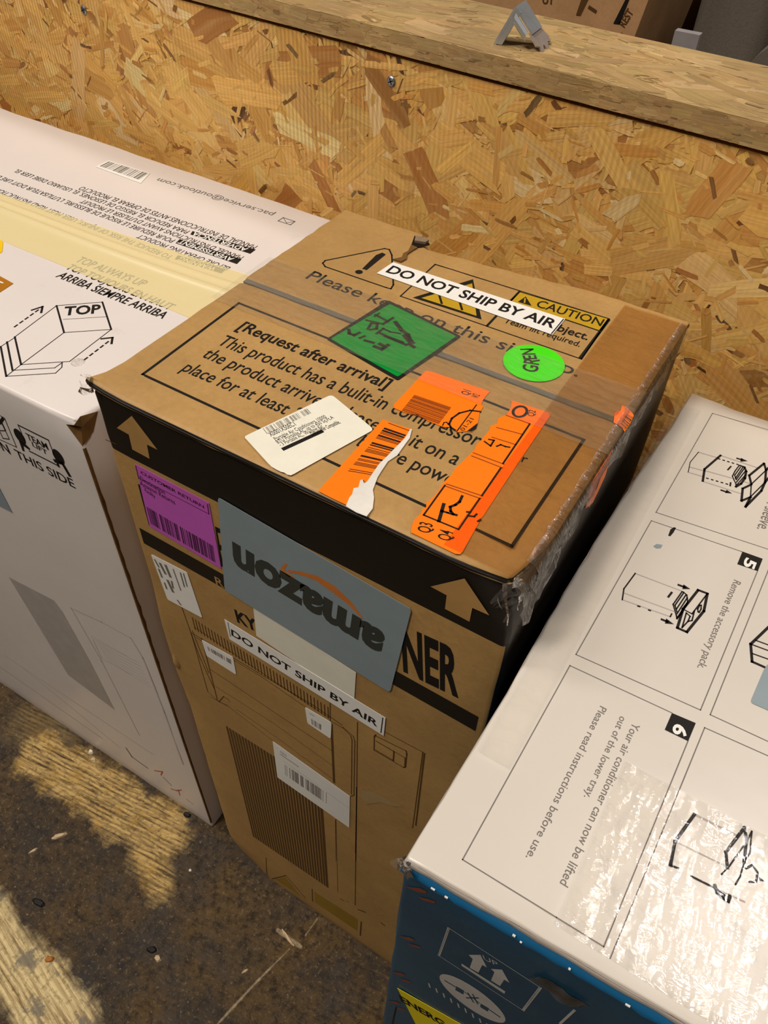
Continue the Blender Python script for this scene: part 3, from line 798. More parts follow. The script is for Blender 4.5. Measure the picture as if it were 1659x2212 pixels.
# crumpled tape hanging over the right edge
def hang(seed, ya, yb, top, depth, mat, nm, lab=None, out=.006):
    V, F = [], []; nx, ny = 46, 9
    for i in range(nx + 1):
        y = ya + (yb - ya) * i / nx
        dp = depth * (.55 + .6 * abs(noise.noise(Vector((y * 22, seed, 0)))) + .3 * noise.noise(Vector((y * 80, seed, 2))))
        for j in range(ny + 1):
            t = j / ny
            ang = min(1, t / .25) * math.pi / 2
            x = BW - .006 + .008 * math.sin(ang) + out * max(0, t - .2) * noise.noise(Vector((y * 34, t * 3, seed)))
            z = top + .0018 - (1 - math.cos(ang)) * .006 - max(0, t - .2) * dp
            x += .0016 * noise.noise(Vector((y * 110, t * 9, seed + 3)))
            V.append(Vector((x, y, z)))
    for i in range(nx):
        for j in range(ny):
            a = i * (ny + 1) + j; F.append((a, a + 1, a + ny + 2, a + ny + 1))
    mesh_obj(nm, V, F, mat, brown, None, True, lab)
hang(1, .018, .298, BH, .036, M_tapecrisp, 'edge_tape', 'crumpled clear tape along the right edge')
hang(6, .0, .06, BH - .002, .06, M_tapecrisp, 'edge_tape', None, .014)
# tape tufts at the two front corners
def tuft(c, seed, n, L, dirs, nm, lab=None, own=None):
    V, F = [], []; r = random.Random(seed)
    for i in range(n):
        d = Vector(dirs[i % len(dirs)]) + Vector((r.uniform(-.4, .4), r.uniform(-.4, .4), r.uniform(-.3, .3)))
        d.normalize(); sd = d.orthogonal().normalized(); sd.rotate(Matrix.Rotation(r.uniform(0, 3), 3, d))
        p = Vector(c) + Vector((r.uniform(-.004, .004), r.uniform(-.003, .003), r.uniform(-.003, .003))); w = r.uniform(.002, .005); b = len(V); ll = L * r.uniform(.5, 1.1); k = 6
        for j in range(k + 1):
            t = j / k; q = p + d * ll * t + sd.cross(d) * .004 * math.sin(t * 3 + i) ; ww = w * (1 - .8 * t)
            V += [q - sd * ww, q + sd * ww]
        for j in range(k): F.append((b + 2 * j, b + 2 * j + 1, b + 2 * j + 3, b + 2 * j + 2))
    mesh_obj(nm, V, F, M_tapecrisp, own or brown, None, True, lab)
tuft((-.001, -.001, BH - .001), 3, 6, .008, [(-1, .1, .2), (-.6, -.7, .2), (-.8, .5, .5)], 'tape_tuft', 'frayed clear tape at the front left corner')
tuft((BW - .006, .004, BH - .008), 8, 12, .022, [(.3, -.5, -1), (-.5, -.5, -.8), (.5, -.1, -1), (.6, .5, .1)], 'tape_tuft', 'frayed clear tape at the crushed corner')

# ---- printing and labels on the front
ARW = [(1125, 545), (1345, 835), (1255, 790), (1278, 912), (1130, 832), (1100, 705), (998, 648)]
decal(CF, HP, 'up_arrow', M_tan, brown, lambda a: a.poly(cH(*ARW)), 'tan arrow on the black band, left')
decal(CF, HP, 'up_arrow', M_tan, brown, lambda a: a.poly(cP((430, 785), (652, 1116), (500, 1048), (474, 1172), (255, 1057), (270, 935), (125, 857))), 'tan arrow on the black band, right')
def f_(a):
    zt = CF.uv((302, 1140)).y; zb_ = CF.uv((311, 1173)).y; u0 = CF.uv((304, 1150)).x; u1 = CF.uv((1031, 1560)).x
    zt2 = CF.uv((1031, 1547)).y; zb2 = CF.uv((1029, 1580)).y
    a.poly([(u0, zb_), (u1, zb2), (u1, zt2), (u0, zt)], False)
decal(CF, HP, 'printed_bar', M_band_shade_ink, brown, f_, 'black printed bar')
decal(CF, HP + .0001, 'bar_lettering', M_tan, brown, lambda a: a.text('R', cK(748, 1085), cK(812, 1118), cK(742, 1030), .012))
decal(CF, HP, 'product_lettering', M_ink, brown, lambda a: a.text('NER', cN(618, 527), cN(1048, 735), cN(655, 215), .035))
decal(CF, HP, 'product_lettering', M_ink, brown, lambda a: a.line(z5((90, 400), (280, 1110)), .0022))
decal(CF, HP, 'product_lettering', M_ink, brown, lambda a: a.poly(z5((1445, 1130), (1560, 1190), (1570, 1270), (1490, 1240), (1530, 1460), (1600, 1490), (1610, 1570), (1540, 1560), (1590, 1790), (1640, 1815), (1640, 1880), (1560, 1850))))
decal(CF, HP, 'model_lettering', M_ink, brown, lambda a: a.text('KY', cK(912, 1380), cK(1075, 1465), cK(900, 1292), .03))

lb = sticker(CF, HL, 'return_label', z5((20, 10), (1345, 712), (1565, 1890), (285, 1130)), M_purple, brown, 'purple customer return label')
def f_(a):
    a.text('CUSTOMER RETURN', z5(130, 185), z5(1262, 808), z5(108, 125), .022)
    a.line(z5((35, 45), (90, 275)), .0008); a.line(z5((1322, 735), (1345, 905)), .0008); a.line(z5((100, 260), (1345, 905)), .0006)
    a.text('Destination', z5(120, 300), z5(560, 560), .0048, .006)
    a.text('Amazon Returns', z5(120, 385), z5(745, 740), .0048, .006)
    a.text('Facility', z5(200, 500), z5(385, 625), .0044, .004)
decal(CF, HL + .0001, 'lettering', plain('purple_black_ink', (70, 20, 64), .5), lb, f_)
decal(CF, HL + .0001, 'barcode', plain('purple_dark_ink', (58, 16, 54), .5), lb, lambda a: a.bars(z5((230, 775), (1425, 1480), (1470, 1780), (310, 1080)), 44, 13, .45))

lb = sticker(CF, HL + .0006, 'logo_label', rounded(cL((45, 42), (1553, 915), (1385, 1565), (98, 768)), 8), M_teal, brown, 'grey blue label with upside down dark lettering')
decal(CF, HL + .0007, 'logo_lettering', M_logo, lb, lambda a: a.text('amazon', cL(1352, 1118), cL(158, 400), .0345, .046), 'dark grey upside down lettering')
def f_(a):
    top = [(1175, 980), (1080, 850), (950, 730), (820, 655), (700, 622), (585, 608)]
    bot = [(600, 628), (700, 648), (810, 690), (930, 775), (1060, 875), (1172, 990)]
    a.poly(cL(*(top + bot)))
    a.poly(cL((572, 552), (588, 566), (566, 600), (585, 632), (650, 668), (600, 662), (540, 618), (535, 596)))
decal(CF, HL + .0007, 'logo_arrow', M_swoosh, lb, f_, 'orange curved arrow')
sticker(CF, HL + .0002, 'blank_label', cL((318, 900), (1118, 1412), (1103, 1640), (342, 1125)), M_cream, brown, 'cream label under the grey blue one')
lb = sticker(CF, HL + .0004, 'air_label', [(486, 1336), (834, 1549), (830, 1588), (497, 1379)], M_paper, brown, 'white strip label on the front reading do not ship by air')
def f_(a):
    a.text('DO NOT SHIP BY AIR', cL(150, 1118), cM(1502, 752), cL(143, 1070), .022)
    a.line(cL((122, 1020), (142, 1130)), .0006); a.line(cM((1545, 680), (1530, 795)), .0009)
decal(CF, HL + .0005, 'lettering', M_ink, lb, f_)
lb = sticker(CF, HL, 'serial_label', rounded(s4((85, 80), (1085, 590), (1505, 1840), (545, 1330)), 4), M_paper, brown, 'white label with blurred print below the black bar')
def f_(a):
    a.line(s4((200, 240), (300, 420)), .002); a.line(s4((310, 500), (390, 700)), .0022); a.line(s4((470, 880), (520, 1020)), .002)
    a.line(s4((350, 350), (480, 600)), .003); a.line(s4((500, 400), (620, 690)), .003); a.line(s4((560, 820), (690, 1100)), .0032); a.line(s4((660, 830), (700, 1000)), .002)
    a.line(s4((705, 500), (910, 1070)), .0013); a.line(s4((905, 600), (1010, 970)), .0016); a.line(s4((990, 620), (1085, 960)), .0014); a.line(s4((830, 1360), (900, 1460)), .002)
decal(CF, HL + .0001, 'lettering', M_grey, lb, f_)
lb = sticker(CF, HL, 'barcode_label', rounded(cK((635, 1518), (880, 1655), (905, 1792), (675, 1645)), 3), M_paper, brown, 'small white barcode label on the drawing, left')
decal(CF, HL + .0001, 'barcode', M_grey, lb, lambda a: a.bars(cK((680, 1570), (868, 1676), (872, 1712), (690, 1602)), 26, 3, .4))
lb = sticker(CF, HL, 'barcode_label', rounded(cM((935, 600), (1142, 722), (1136, 848), (955, 726)), 4), M_paper, brown, 'small white label beside the drawn grille')
def f_(a):
    a.bars(cM((985, 690), (1068, 740), (1066, 782), (990, 735)), 9, 5, .6); a.line(cM((975, 650), (1005, 668)), .0009)
decal(CF, HL + .0001, 'lettering', M_grey, lb, f_)
lb = sticker(CF, HL + .0001, 'shipping_label', s5((85, 90), (1540, 1130), (1530, 1722), (175, 770)), M_paper, brown, 'large white barcode label across the drawn grille')
decal(CF, HL + .0002, 'barcode', M_grey, lb, lambda a: a.bars(s5((260, 490), (1105, 1060), (1105, 1265), (275, 690)), 40, 17, .35))
def f_(a):
    a.text('FBA', s5(230, 300), s5(350, 385), .0042, .01)
    a.line(s5((300, 470), (960, 930)), .0006); a.line(s5((1110, 1050), (1525, 1350)), .0006)
    a.line(s5((240, 340), (560, 560)), .0022)
decal(CF, HL + .0002, 'lettering', M_pale, lb, f_)

# drawing of the appliance: lines and grille
def f_(a):
    u0 = CF.uv((490, 1569)); u1 = CF.uv(cO(965, 800)); zb_ = CF.uv(cO(330, 330)).y; n = 30
    for i in range(n):
        x = u0.x + (u1.x - u0.x) * i / (n - 1)
        zt = u0.y
        a.seg(Vector((x, zt)), Vector((x, (zb_ + u1.y) / 2)), .0028 if i < n - 1 else .0036, 0, 0)
decal(CF, HP, 'printed_grille', M_brownink, brown, f_, 'dark stripes of a drawn grille')
def f_(a):
    A0 = CF.uv(cK(560, 1345)); A1 = CF.uv(cM(1112, 600)); B0 = CF.uv(cK(590, 1430))
    for i in range(42):
        t = i / 41; p = A0.lerp(A1, t)
        a.seg(p, p - Vector((0, A0.y - B0.y + .004)), .0011, 0, 0)
    a.line([CF.pt(A0) and (A0.x, B0.y), (A1.x, A1.y - (A0.y - B0.y) - .003)], .001, False, False)
decal(CF, HP, 'printed_vent', M_brownink, brown, f_)
def f_(a):
    W_ = .0009
    L = lambda c, pts, w=W_: a.line(c(*pts), w)
    L(cK, [(480, 1270), (540, 1440), (620, 1660), (730, 1900)])
    L(cK, [(560, 1450), (690, 1780)])
    L(cM, [(45, 20), (175, 480), (260, 560), (330, 590)]); L(cM, [(130, 70), (250, 545)], .0012)
    L(cM, [(60, 30), (560, 330), (1000, 590), (1220, 740)], .0012); L(cM, [(85, 60), (600, 370), (935, 600)])
    L(cM, [(200, 310), (690, 640), (1140, 940)]); L(cM, [(235, 440), (690, 730), (1150, 1060)], .0007); L(cM, [(400, 620), (700, 830), (1160, 1170)], .0007)
    L(cM, [(190, 520), (340, 600), (690, 870)], .0007)
    L(cM, [(1140, 735), (1160, 1190)], .0024)
    L(cM, [(1140, 715), (1230, 765), (1290, 825), (1300, 860), (1295, 1280)]); L(cM, [(1230, 760), (1310, 830), (1322, 870), (1315, 1290), (1285, 1300)])
    L(cM, [(1130, 570), (1130, 720)]); L(cM, [(1343, 720), (1330, 1803)])
    L(cN, [(245, 1960), (250, 1700)]); L(cM, [(1170, 1480), (1175, 1803)], .0006)
    L(cN, [(470, 1010), (770, 1170), (690, 1760)]); L(cN, [(783, 1180), (715, 1740)], .0014)
decal(CF, HP, 'appliance_drawing', M_brownink, brown, f_, 'line drawing of the appliance')
def f_(a):
    W_ = .0009
    L = lambda c, pts, w=W_: a.line(c(*pts), w)
    L(cN, [(395, 1040), (640, 1160), (645, 1185), (635, 1285), (620, 1290), (390, 1155), (392, 1050), (405, 1035)], .0011)
    L(cN, [(408, 1085), (545, 1165), (540, 1235), (404, 1155)], .0013); L(cN, [(555, 1170), (632, 1215), (628, 1280)], .0009)
decal(CF, HP, 'drawn_control_panel', M_brownink, brown, f_)
def f_(a):
    W_ = .0009
    L = lambda c, pts, w=W_: a.line(c(*pts), w)
    L(cO, [(1030, 250), (1045, 820)], .0006); L(cO, [(1192, 0), (1180, 920)], .0011)
    L(cO, [(485, 550), (492, 690)], .0012); L(cO, [(845, 795), (848, 890)], .0014); L(cO, [(1228, 1050), (1220, 1155)], .002)
    L(cO, [(1065, 870), (1090, 885)], .002); L(cO, [(1110, 885), (1130, 895)], .0012); L(cO, [(1205, 955), (1260, 975)], .0024); L(cO, [(1385, 1060), (1405, 1075)], .003)
    L(cO, [(535, 715), (640, 690), (790, 862)], .0016)
    L(cM, [(265, 560), (300, 520), (330, 540), (350, 560)], .001)
    L(cH, [(905, 750), (990, 785)], .0008)
decal(CF, HP, 'appliance_drawing', M_brownink, brown, f_, 'line drawing of the appliance')
decal(CF, HP, 'caution_triangle', plain('dull_yellow_ink', (150, 118, 30), .5), brown, lambda a: (a.poly(cO((560, 720), (635, 702), (755, 850))), a.poly(cO((860, 815), (1200, 1030), (1195, 1120), (870, 900)))))
decal(CF, HP + .0002, 'scuff', plain('rubbed_board', (172, 142, 96), .7), brown, lambda a: a.poly(cN((290, 1460), (380, 1480), (470, 1520), (620, 1595), (540, 1590), (440, 1560), (330, 1575), (300, 1530))))
# folded loose board at the lower left corner
V = [CF.pt(CF.uv(p), h) for p, h in ((cO(255, 560), .004), (cO(330, 590), .012), (cO(410, 680), .014), (cO(560, 800), .010), (cO(590, 840), .006), (cO(480, 800), .006), (cO(370, 740), .006))]
mesh_obj('peeled_ply', V, [tuple(range(7))], M_tan, brown, None, False, 'pale peeled ply at the bottom corner')

# crushed fold on the left edge
V, F = [], []; n, m = 30, 10
for i in range(n + 1):
    t = i / n; z = .44 + .17 * t; R = .0085 * math.sin(t * math.pi) ** .7 * (1 + .25 * noise.noise(Vector((t * 9, 2, 0))))
    for j in range(m + 1):
        a = j / m * math.pi * 1.2 + math.pi * .62
        V.append(Vector((.0015 + R * math.cos(a) * .9, .012 + .010 * noise.noise(Vector((t * 4, 7, 0))) + R * 1.5 * math.sin(a), z)))
for i in range(n):
    for j in range(m):
        a = i * (m + 1) + j; F.append((a, a + m + 1, a + m + 2, a + 1))
mesh_obj('crushed_fold', V, F, M_kraft, brown, None, True, 'crushed fold bulging from the left edge')

# ------------------------------------------------------------------ WHITE CARTON (left)
WH, WY, WX = .80, .0135, -.053
WBY = .402
white = thing('white_box', 'white cardboard box with pale yellow tape left of the brown box', 'box', (-.4, .2, 0))
def dent_w(p, W, D, H):
    d = Vector((p.x - W, p.y, p.z - H)).length
    if d < .03: f = (1 - d / .03) ** 1.5; return (-.006 * f, .004 * f, -.004 * f)
    return (0, 0, 0)
crate('body', [(-.80, WY - .006), (WX, WY), (WX, WBY), (-.80, WBY + .012)], 0, WH, .004, M_white, white, None, dent_w, 5, (), .0012, .03)
WT = Face((0, 0, WH), (1, 0, 0), (0, 1, 0))
WFd = Vector((WX + .80, .006, 0)).normalized()
WF = Face((WX, WY, 0), WFd, (0, 0, 1))
# torn corner and worn vertical edge
tv = [Vector((WX - .001, WY - .001, WH - .001)), Vector((WX - .010, WY - .0015, WH - .004)), Vector((WX + .001, WY - .001, WH - .022)), Vector((WX + .0015, WY + .012, WH - .016)), Vector((WX + .001, WY + .022, WH - .002)), Vector((WX - .003, WY + .008, WH + .0006))]
mesh_obj('torn_corner', tv + [sum(tv, Vector()) / 6 + Vector((.001, -.0015, .0005))], [(6, i, (i + 1) % 6) for i in range(6)], M_rawedge, white, None, False, 'torn brown corner')
V, F = [], []
for i in range(61):
    z = .02 + i / 60 * (WH - .045); w = .0012 + .0012 * abs(noise.noise(Vector((0, 0, z * 40)))) * (1.4 if z > .4 else .5)
    V += [Vector((WX - w * .3, WY - .0008, z)), Vector((WX + .0009, WY - .0004, z)), Vector((WX + .0009, WY + w * 1.5, z))]
for i in range(60):
    a = i * 3; F += [(a, a + 1, a + 4, a + 3), (a + 1, a + 2, a + 5, a + 4)]
mesh_obj('worn_or_lit_edge', V, F, M_rawedge, white, None, False, 'worn brown vertical edge')

def f_(a):
    a.text('pac.service@outlook.com', (594, 461), (345, 385), .0088)
    c = w8((1210, 125), (1315, 160), (1275, 190), (1165, 155)); a.line(c, .0011, True); a.line([c[0], w8(1240, 172), c[1]], .0008)
decal(WT, HP, 'email_lettering', M_grey, white, f_)
decal(WT, HP, 'warning_lettering', M_ink, white, lambda a: a.text('MANUAL DE INSTRUCCIONES ANTES DE OPERAR EL PRODUCTO', w8(985, 380), w1(900, 368), .0082))
decal(WT, HP, 'warning_lettering', M_ink, white, lambda a: a.text('PARA REDUCIR EL RIESGO DE LESIONES, EL USUARIO DEBE LEER EL', w8(378, 245), w1(192, 180), .0075))
decal(WT, HP, 'warning_lettering', M_ink, white, lambda a: a.text("MANUEL D'INSTRUCTIONS AVANT D'UTILISER LE PRODUIT", w8(862, 475), w1(915, 512), .0075))
decal(WT, HP, 'warning_lettering', M_ink, white, lambda a: a.text("POUR REDUIRE LE RISQUE DE BLESSURE, L'UTILISATEUR DOIT LIRE LE", w8(248, 325), w1(-20, 240), .0075))
decal(WT, HP, 'warning_lettering', M_ink, white, lambda a: a.text('BEFORE OPERATING PRODUCT', w8(742, 570), w1(1530, 890), .0075))
decal(WT, HP, 'warning_lettering', M_ink, white, lambda a: a.text('TO REDUCE THE RISK OF INJURY, USER MUST READ INSTRUCTION', w8(232, 470), w1(-20, 385), .0075))
for q in ([(398, 246), (965, 412), (915, 450), (378, 276)], [(283, 318), (838, 500), (795, 542), (246, 355)], [(268, 463), (695, 592), (655, 625), (240, 497)]): decal(WT, HP, 'warning_block', M_ink, white, lambda a: a.poly(w8(*q)))
decal(WT, HP + .0001, 'reversed_lettering', M_paper, white, lambda a: a.text('ADVERTENCIA', w8(900, 404), w8(420, 254), .0068, .02))
decal(WT, HP + .0001, 'reversed_lettering', M_paper, white, lambda a: a.text('AVERTISSEMENT', w8(775, 492), w8(300, 328), .0068, .02))
decal(WT, HP + .0001, 'reversed_lettering', M_paper, white, lambda a: a.text('WARNING', w8(620, 577), w8(300, 478), .0068, .02))
decal(WT, HP, 'orientation_lettering', M_ink, white, lambda a: a.text('TOP ALWAYS UP', cC(476, 784), cC(904, 946), cC(500, 744), .004))
decal(WT, HP, 'orientation_lettering', M_ink, white, lambda a: a.text('TOP TOUJOURS EN HAUT', cC(414, 830), cC(1082, 1096), cC(438, 792), .006))
decal(WT, HP, 'orientation_lettering', M_ink, white, lambda a: a.text('ARRIBA SIEMPRE ARRIBA', cC(354, 882), cC(1040, 1152), cC(382, 842), .016))
def f_(a):
    w, t = .0016, .0008
    a.line(cC((362, 1068), (410, 1240)), w); a.line(cC((655, 1045), (712, 1220)), w); a.line(cC((362, 1068), (655, 1045)), t); a.line(cC((410, 1240), (712, 1220)), t); a.line(cC((405, 1156), (690, 1138)), .0005)
    a.line(cC((410, 1240), (135, 1445)), t); a.line(cC((712, 1220), (445, 1425), (135, 1445)), t); a.line(cC((362, 1068), (95, 1268)), t); a.line(cC((95, 1268), (135, 1445)), w)
    a.line(cC((5, 1330), (40, 1520)), w); a.line(cC((45, 1300), (80, 1480)), w); a.line(cC((5, 1330), (95, 1272)), t); a.line(cC((40, 1520), (135, 1445)), t)
    a.line(cC((80, 1482), (350, 1466), (398, 1432)), t); a.line(cC((40, 1520), (355, 1500), (396, 1462), (398, 1432)), t)
    a.text('TOP', cC(406, 1130), cC(640, 1114), cC(394, 1078), .03)
    for p, q in (((90, 1206), (258, 1086)), ((538, 1416), (706, 1288))): a.dash(cC(*p), cC(*q), .0016, 5, .7)
    a.line(cC((205, 1096), (272, 1074), (264, 1112)), .002); a.line(cC((650, 1280), (720, 1272), (714, 1310)), .002)
decal(WT, HP, 'unpacking_diagram', M_ink, white, f_)
lb = sticker(WT, HL, 'barcode_label', w1((1040, 155), (1180, 85), (1630, 225), (1530, 335)), M_paper, white, 'small white barcode label near the wall')
decal(WT, HL + .0001, 'barcode', M_grey, lb, lambda a: a.bars(w1((1185, 100), (1615, 230), (1510, 298), (1085, 150)), 24, 9, .5))
sticker(WT, HL, 'golden_sticker', rounded([(-40, 505), (7, 522), (5, 546), (-40, 558)], 4), M_sun, white, 'golden yellow sticker')
lb = sticker(WT, HL, 'amber_label', [(-40, 575), (0, 597), (29, 613), (0, 632), (-40, 655)], M_amber, white, 'amber label')
decal(WT, HL + .0001, 'lettering', M_paper, lb, lambda a: a.text('ILA', (-30, 622), (9, 612), .008, .02))
# pale tape with folds along the seam
def pale():
    a0, a1 = WT.uv(cC(0, 352)), WT.uv(cC(1560, 865)); b0, b1 = WT.uv(cC(0, 650)), WT.uv(cC(1180, 1135))
    V, F = [], []; nx, ny = 60, 48
    xs0, xs1 = -.80, WX + .001
    def at(p, q, x): return p.y + (q.y - p.y) * (x - p.x) / (q.x - p.x)
    for i in range(nx + 1):
        x = xs0 + (xs1 - xs0) * i / nx
        y0, y1 = at(b0, b1, x), at(a0, a1, x)
        for j in range(ny + 1):
            t = j / ny; y = y0 + (y1 - y0) * t
            ft = .60 + .05 * math.sin(x * 9)
            h = .0007 + .0034 * math.exp(-((t - ft) / .05) ** 2) + .0022 * math.exp(-((t - ft - .17) / .035) ** 2) + .0004 * noise.noise(Vector((x * 30, y * 60, 2)))
            V.append(Vector((x, y, WH + h)))
    for i in range(nx):
        for j in range(ny):
            a = i * (ny + 1) + j; F.append((a, a + ny + 1, a + ny + 2, a + 1))
    mesh_obj('sealing_tape', V, F, M_pale_tape, white, None, True, 'pale yellow tape with folds')
pale()
def f_(a):
    g = .0010
    a.line(s3((0, 160), (90, 210), (330, 790), (0, 640)), g); a.line(s3((0, 310), (60, 220)), .003); a.line(s3((0, 460), (110, 465), (185, 630), (60, 615), (0, 480)), g); a.line(s3((30, 290), (100, 440)), .002)
    a.line(s3((965, 650), (1115, 1040)), g); a.line(s3((362, 350), (510, 700)), g); a.line(s3((362, 350), (965, 650)), .0016); a.line(s3((590, 870), (1160, 1160)), .0016)
    a.text('TEAM', s3(552, 632), s3(975, 850), s3(475, 490), .02); a.text('LIFT', s3(655, 770), s3(955, 950), s3(605, 665), .02)
    a.disc(s3(395, 578), .0065, 24, True, 0, None, 0, .0085); a.disc(s3(1163, 985), .0065, 24, True, 0, None, 0, .0085)
    a.poly(s3((370, 640), (450, 690), (520, 740), (600, 820), (590, 850), (470, 765), (490, 880), (450, 860)))
    a.line(s3((1100, 1065), (1240, 1110), (1290, 1190), (1380, 1345)), .004); a.line(s3((1150, 1120), (1165, 1165)), .003)
    a.text('THIS SIDE', s3(345, 1000), s3(1512, 1618), s3(258, 815), .012)
    a.text('ON', s3(-150, 745), s3(222, 935), s3(-235, 560), .02)
decal(WF, HP, 'handling_lettering', M_ink, white, f_)
c0 = WF.uv((27, 1107)); d1 = (WF.uv((0, 1055)) - c0).normalized() * .075; d2 = (WF.uv((0, 1093)) - c0).normalized() * .14
sticker(WF, HL, 'logo_label', [c0, c0 + d1, c0 + d1 + d2, c0 + d2], M_teal, white, 'corner of a grey blue label', .0002, False)
def f_(a):
    a.poly(cI((60, 20), (370, 180), (430, 260), (620, 600), (790, 935), (470, 695)), True, 0)
    for q, w in (([(490, 235), (700, 330), (900, 440), (985, 580), (1130, 950), (1260, 1310)], .0022), ([(490, 235), (700, 600), (960, 1110)], .002), ([(630, 430), (870, 560)], .0012), ([(640, 450), (700, 580), (900, 690)], .0012),
                 ([(30, 560), (1050, 1240)], .002), ([(0, 640), (700, 1130)], .004), ([(150, 640), (820, 1190)], .002)): a.line(cI(*q), w, False, True, 1)
    for i in range(7):
        t = i / 6; a.line([cI(660 + 90 * t, 460 + 140 * t), cI(960 + 80 * t, 610 + 170 * t)], .0011, False, True, 1)
decal(WF, HP, 'appliance_picture', [M_pale, M_faint], white, f_, 'pale grey picture of the appliance')
def f_(a):
    a.line(cI((1065, 1355), (1120, 1362), (1110, 1385)), .0022); a.line(cI((1180, 1480), (1215, 1492), (1250, 1488)), .0022)
decal(WF, HP, 'red_mark', M_redink, white, f_)
decal(WF, HP, 'small_print', M_grey, white, lambda a: a.line(cI((870, 1200), (910, 1260), (1015, 1335)), .0035))
decal(WF, HP, 'small_print', M_grey, white, lambda a: a.line(cI((1125, 1400), (1180, 1455)), .0022))
decal(WF, HP, 'small_print', M_grey, white, lambda a: a.line(cI((1230, 1490), (1240, 1525)), .0018))
decal(WF, HP, 'small_print', M_grey, white, lambda a: a.line(cI((1285, 1550), (1330, 1585)), .0014))
decal(WT, HL, 'tape_blister', M_tapecrisp, white, lambda a: a.disc(cC(498, 1432), .006, 16))

# ------------------------------------------------------------------ BLUE AND WHITE CARTON (right)
ZB = .80
blue = thing('blue_box', 'blue box with white instruction printed top right of the brown box', 'box', (.55, .1, 0))
bf = [(.3245, -.129), (.80, -.110), (.80, .325), (.3355, .327)]
crate('body', bf, 0, ZB - .0125, .004, M_blue, blue, None, None, 8, (), .0014, .03)
crate('inner_flap', [(.3248, -.1285), (.80, -.1095), (.80, .324), (.3358, .326)], ZB - .0122, ZB - .0062, .0016, M_flapside, blue, None, None, 10, (), .0010, .014)
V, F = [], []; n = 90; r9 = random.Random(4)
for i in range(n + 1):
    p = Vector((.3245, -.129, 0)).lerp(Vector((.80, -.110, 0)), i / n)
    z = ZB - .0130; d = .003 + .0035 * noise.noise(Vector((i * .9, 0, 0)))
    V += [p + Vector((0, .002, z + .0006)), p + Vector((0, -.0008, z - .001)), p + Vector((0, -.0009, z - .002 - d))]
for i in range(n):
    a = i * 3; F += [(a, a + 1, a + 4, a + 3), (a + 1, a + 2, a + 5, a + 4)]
mesh_obj('worn_or_lit_edge', V, F, M_bluedge_lit, blue, None, True, 'worn fold along the top of the front, painted brighter blue as if lit')  # the brighter blue stands in for light catching the worn fold
for i in range(16):
    p = Vector((.3245, -.129, 0)).lerp(Vector((.80, -.110, 0)), r9.random() * .8)
    V, F = [], []; ll = r9.uniform(.0008, .003); hh = r9.uniform(.0005, .0012); z = ZB - .0135 - r9.random() * .003
    box(V, F, (p.x, p.y - .0016, z), (p.x + ll, p.y - .0006, z + hh)); mesh_obj('chipped_fleck', V, F, M_paper, blue)
def dent_l(p, W, D, H):
    dz = dx = 0.0
    if p.y > D - .02: dz -= .004 * (p.y - (D - .02)) / .02 * (1 + .6 * math.sin(p.x * 30))
    if p.x < .02:
        f = 1 - p.x / .02
        dz -= .0025 * f * abs(noise.noise(Vector((p.y * 26, 3, 0)))); dx += -.003 * f * max(0, math.sin((p.y - .1) * 11)) 
    return dx, 0, dz
crate('flap', [(.3256, -.1290), (.80, -.1100), (.80, .327), (.3362, .329)], ZB - .0042, ZB, .0022, [M_white2, M_flapside], blue, lambda c, n, W, D, H: 1 if n[2] < .5 else 0, dent_l, 9, (), .001, .012)
BT = Face((0, 0, ZB), (1, 0, 0), (0, 1, 0))
BFd = Vector((.80 - .3245, .019, 0)).normalized()
BF = Face((.3245, -.129, 0), BFd, (0, 0, 1))
def f_(a):
    g = .0006
    a.line([(1700, 940), (1539, 893), (1417, 1107), (1700, 1200)], g)
    a.line([(1603, 1192), (1407, 1125), (1244, 1414), (1513, 1534), (1637, 1232)], g)
    a.line([(1451, 1540), (1231, 1438), (999, 1857), (1202, 1982), (1304, 2045), (1404, 1802), cR(1085, 1330)], g)
    a.line([(1720, 1660), (1522, 1572), (1429, 1800), (1318, 2070)], g)
    a.line([(1720, 1630), (1534, 1544), (1659, 1233), (1690, 1160)], g)
decal(BT, HP, 'panel_frame', M_grey, blue, f_)
decal(BT, HP, 'instruction_lettering', M_grey, blue, lambda a: a.text('Remove the accessory pack.', cR(1415, 172), cR(1150, 800), cR(1468, 188), .004))
decal(BT, HP, 'instruction_lettering', M_grey, blue, lambda a: a.text('Your air conditioner can now be lifted', cR(690, 1195), cS(165, 1020), cR(745, 1216), .004))
decal(BT, HP, 'instruction_lettering', M_grey, blue, lambda a: a.text('out of the lower tray.', cR(600, 1148), cS(338, 400), cR(650, 1166), .004))
decal(BT, HP, 'instruction_lettering', M_grey, blue, lambda a: a.text('Please read instructions before use.', cR(456, 1076), cT(845, 1078), cR(506, 1096), .004))
decal(BT, HP, 'instruction_lettering', M_grey, blue, lambda a: a.text('l sleeve.', cQ(1650, 945), cQ(1578, 1132), .0082, .004))
for q, s_, b0, b1, cp in ((cQ((1475, 1300), (1620, 1352), (1585, 1440), (1438, 1390)), '5', cQ(1503, 1342), cQ(1478, 1400), cQ(1578, 1372)),
                          (cR((970, 1130), (1140, 1202), (1086, 1332), (918, 1250)), '6', cR(996, 1200), cR(968, 1268), cR(1088, 1238))):
    nb = decal(BT, HP + .0001, 'number_block', M_ink, blue, lambda a: a.poly(q), 'black block with a white number')
    decal(BT, HP + .0002, 'lettering', M_paper, nb, lambda a: a.text(s_, b0, b1, cp, .03))
def arrow(a, c, p, q, h): a.line(c(p, q), .0016); a.poly(c(*h))
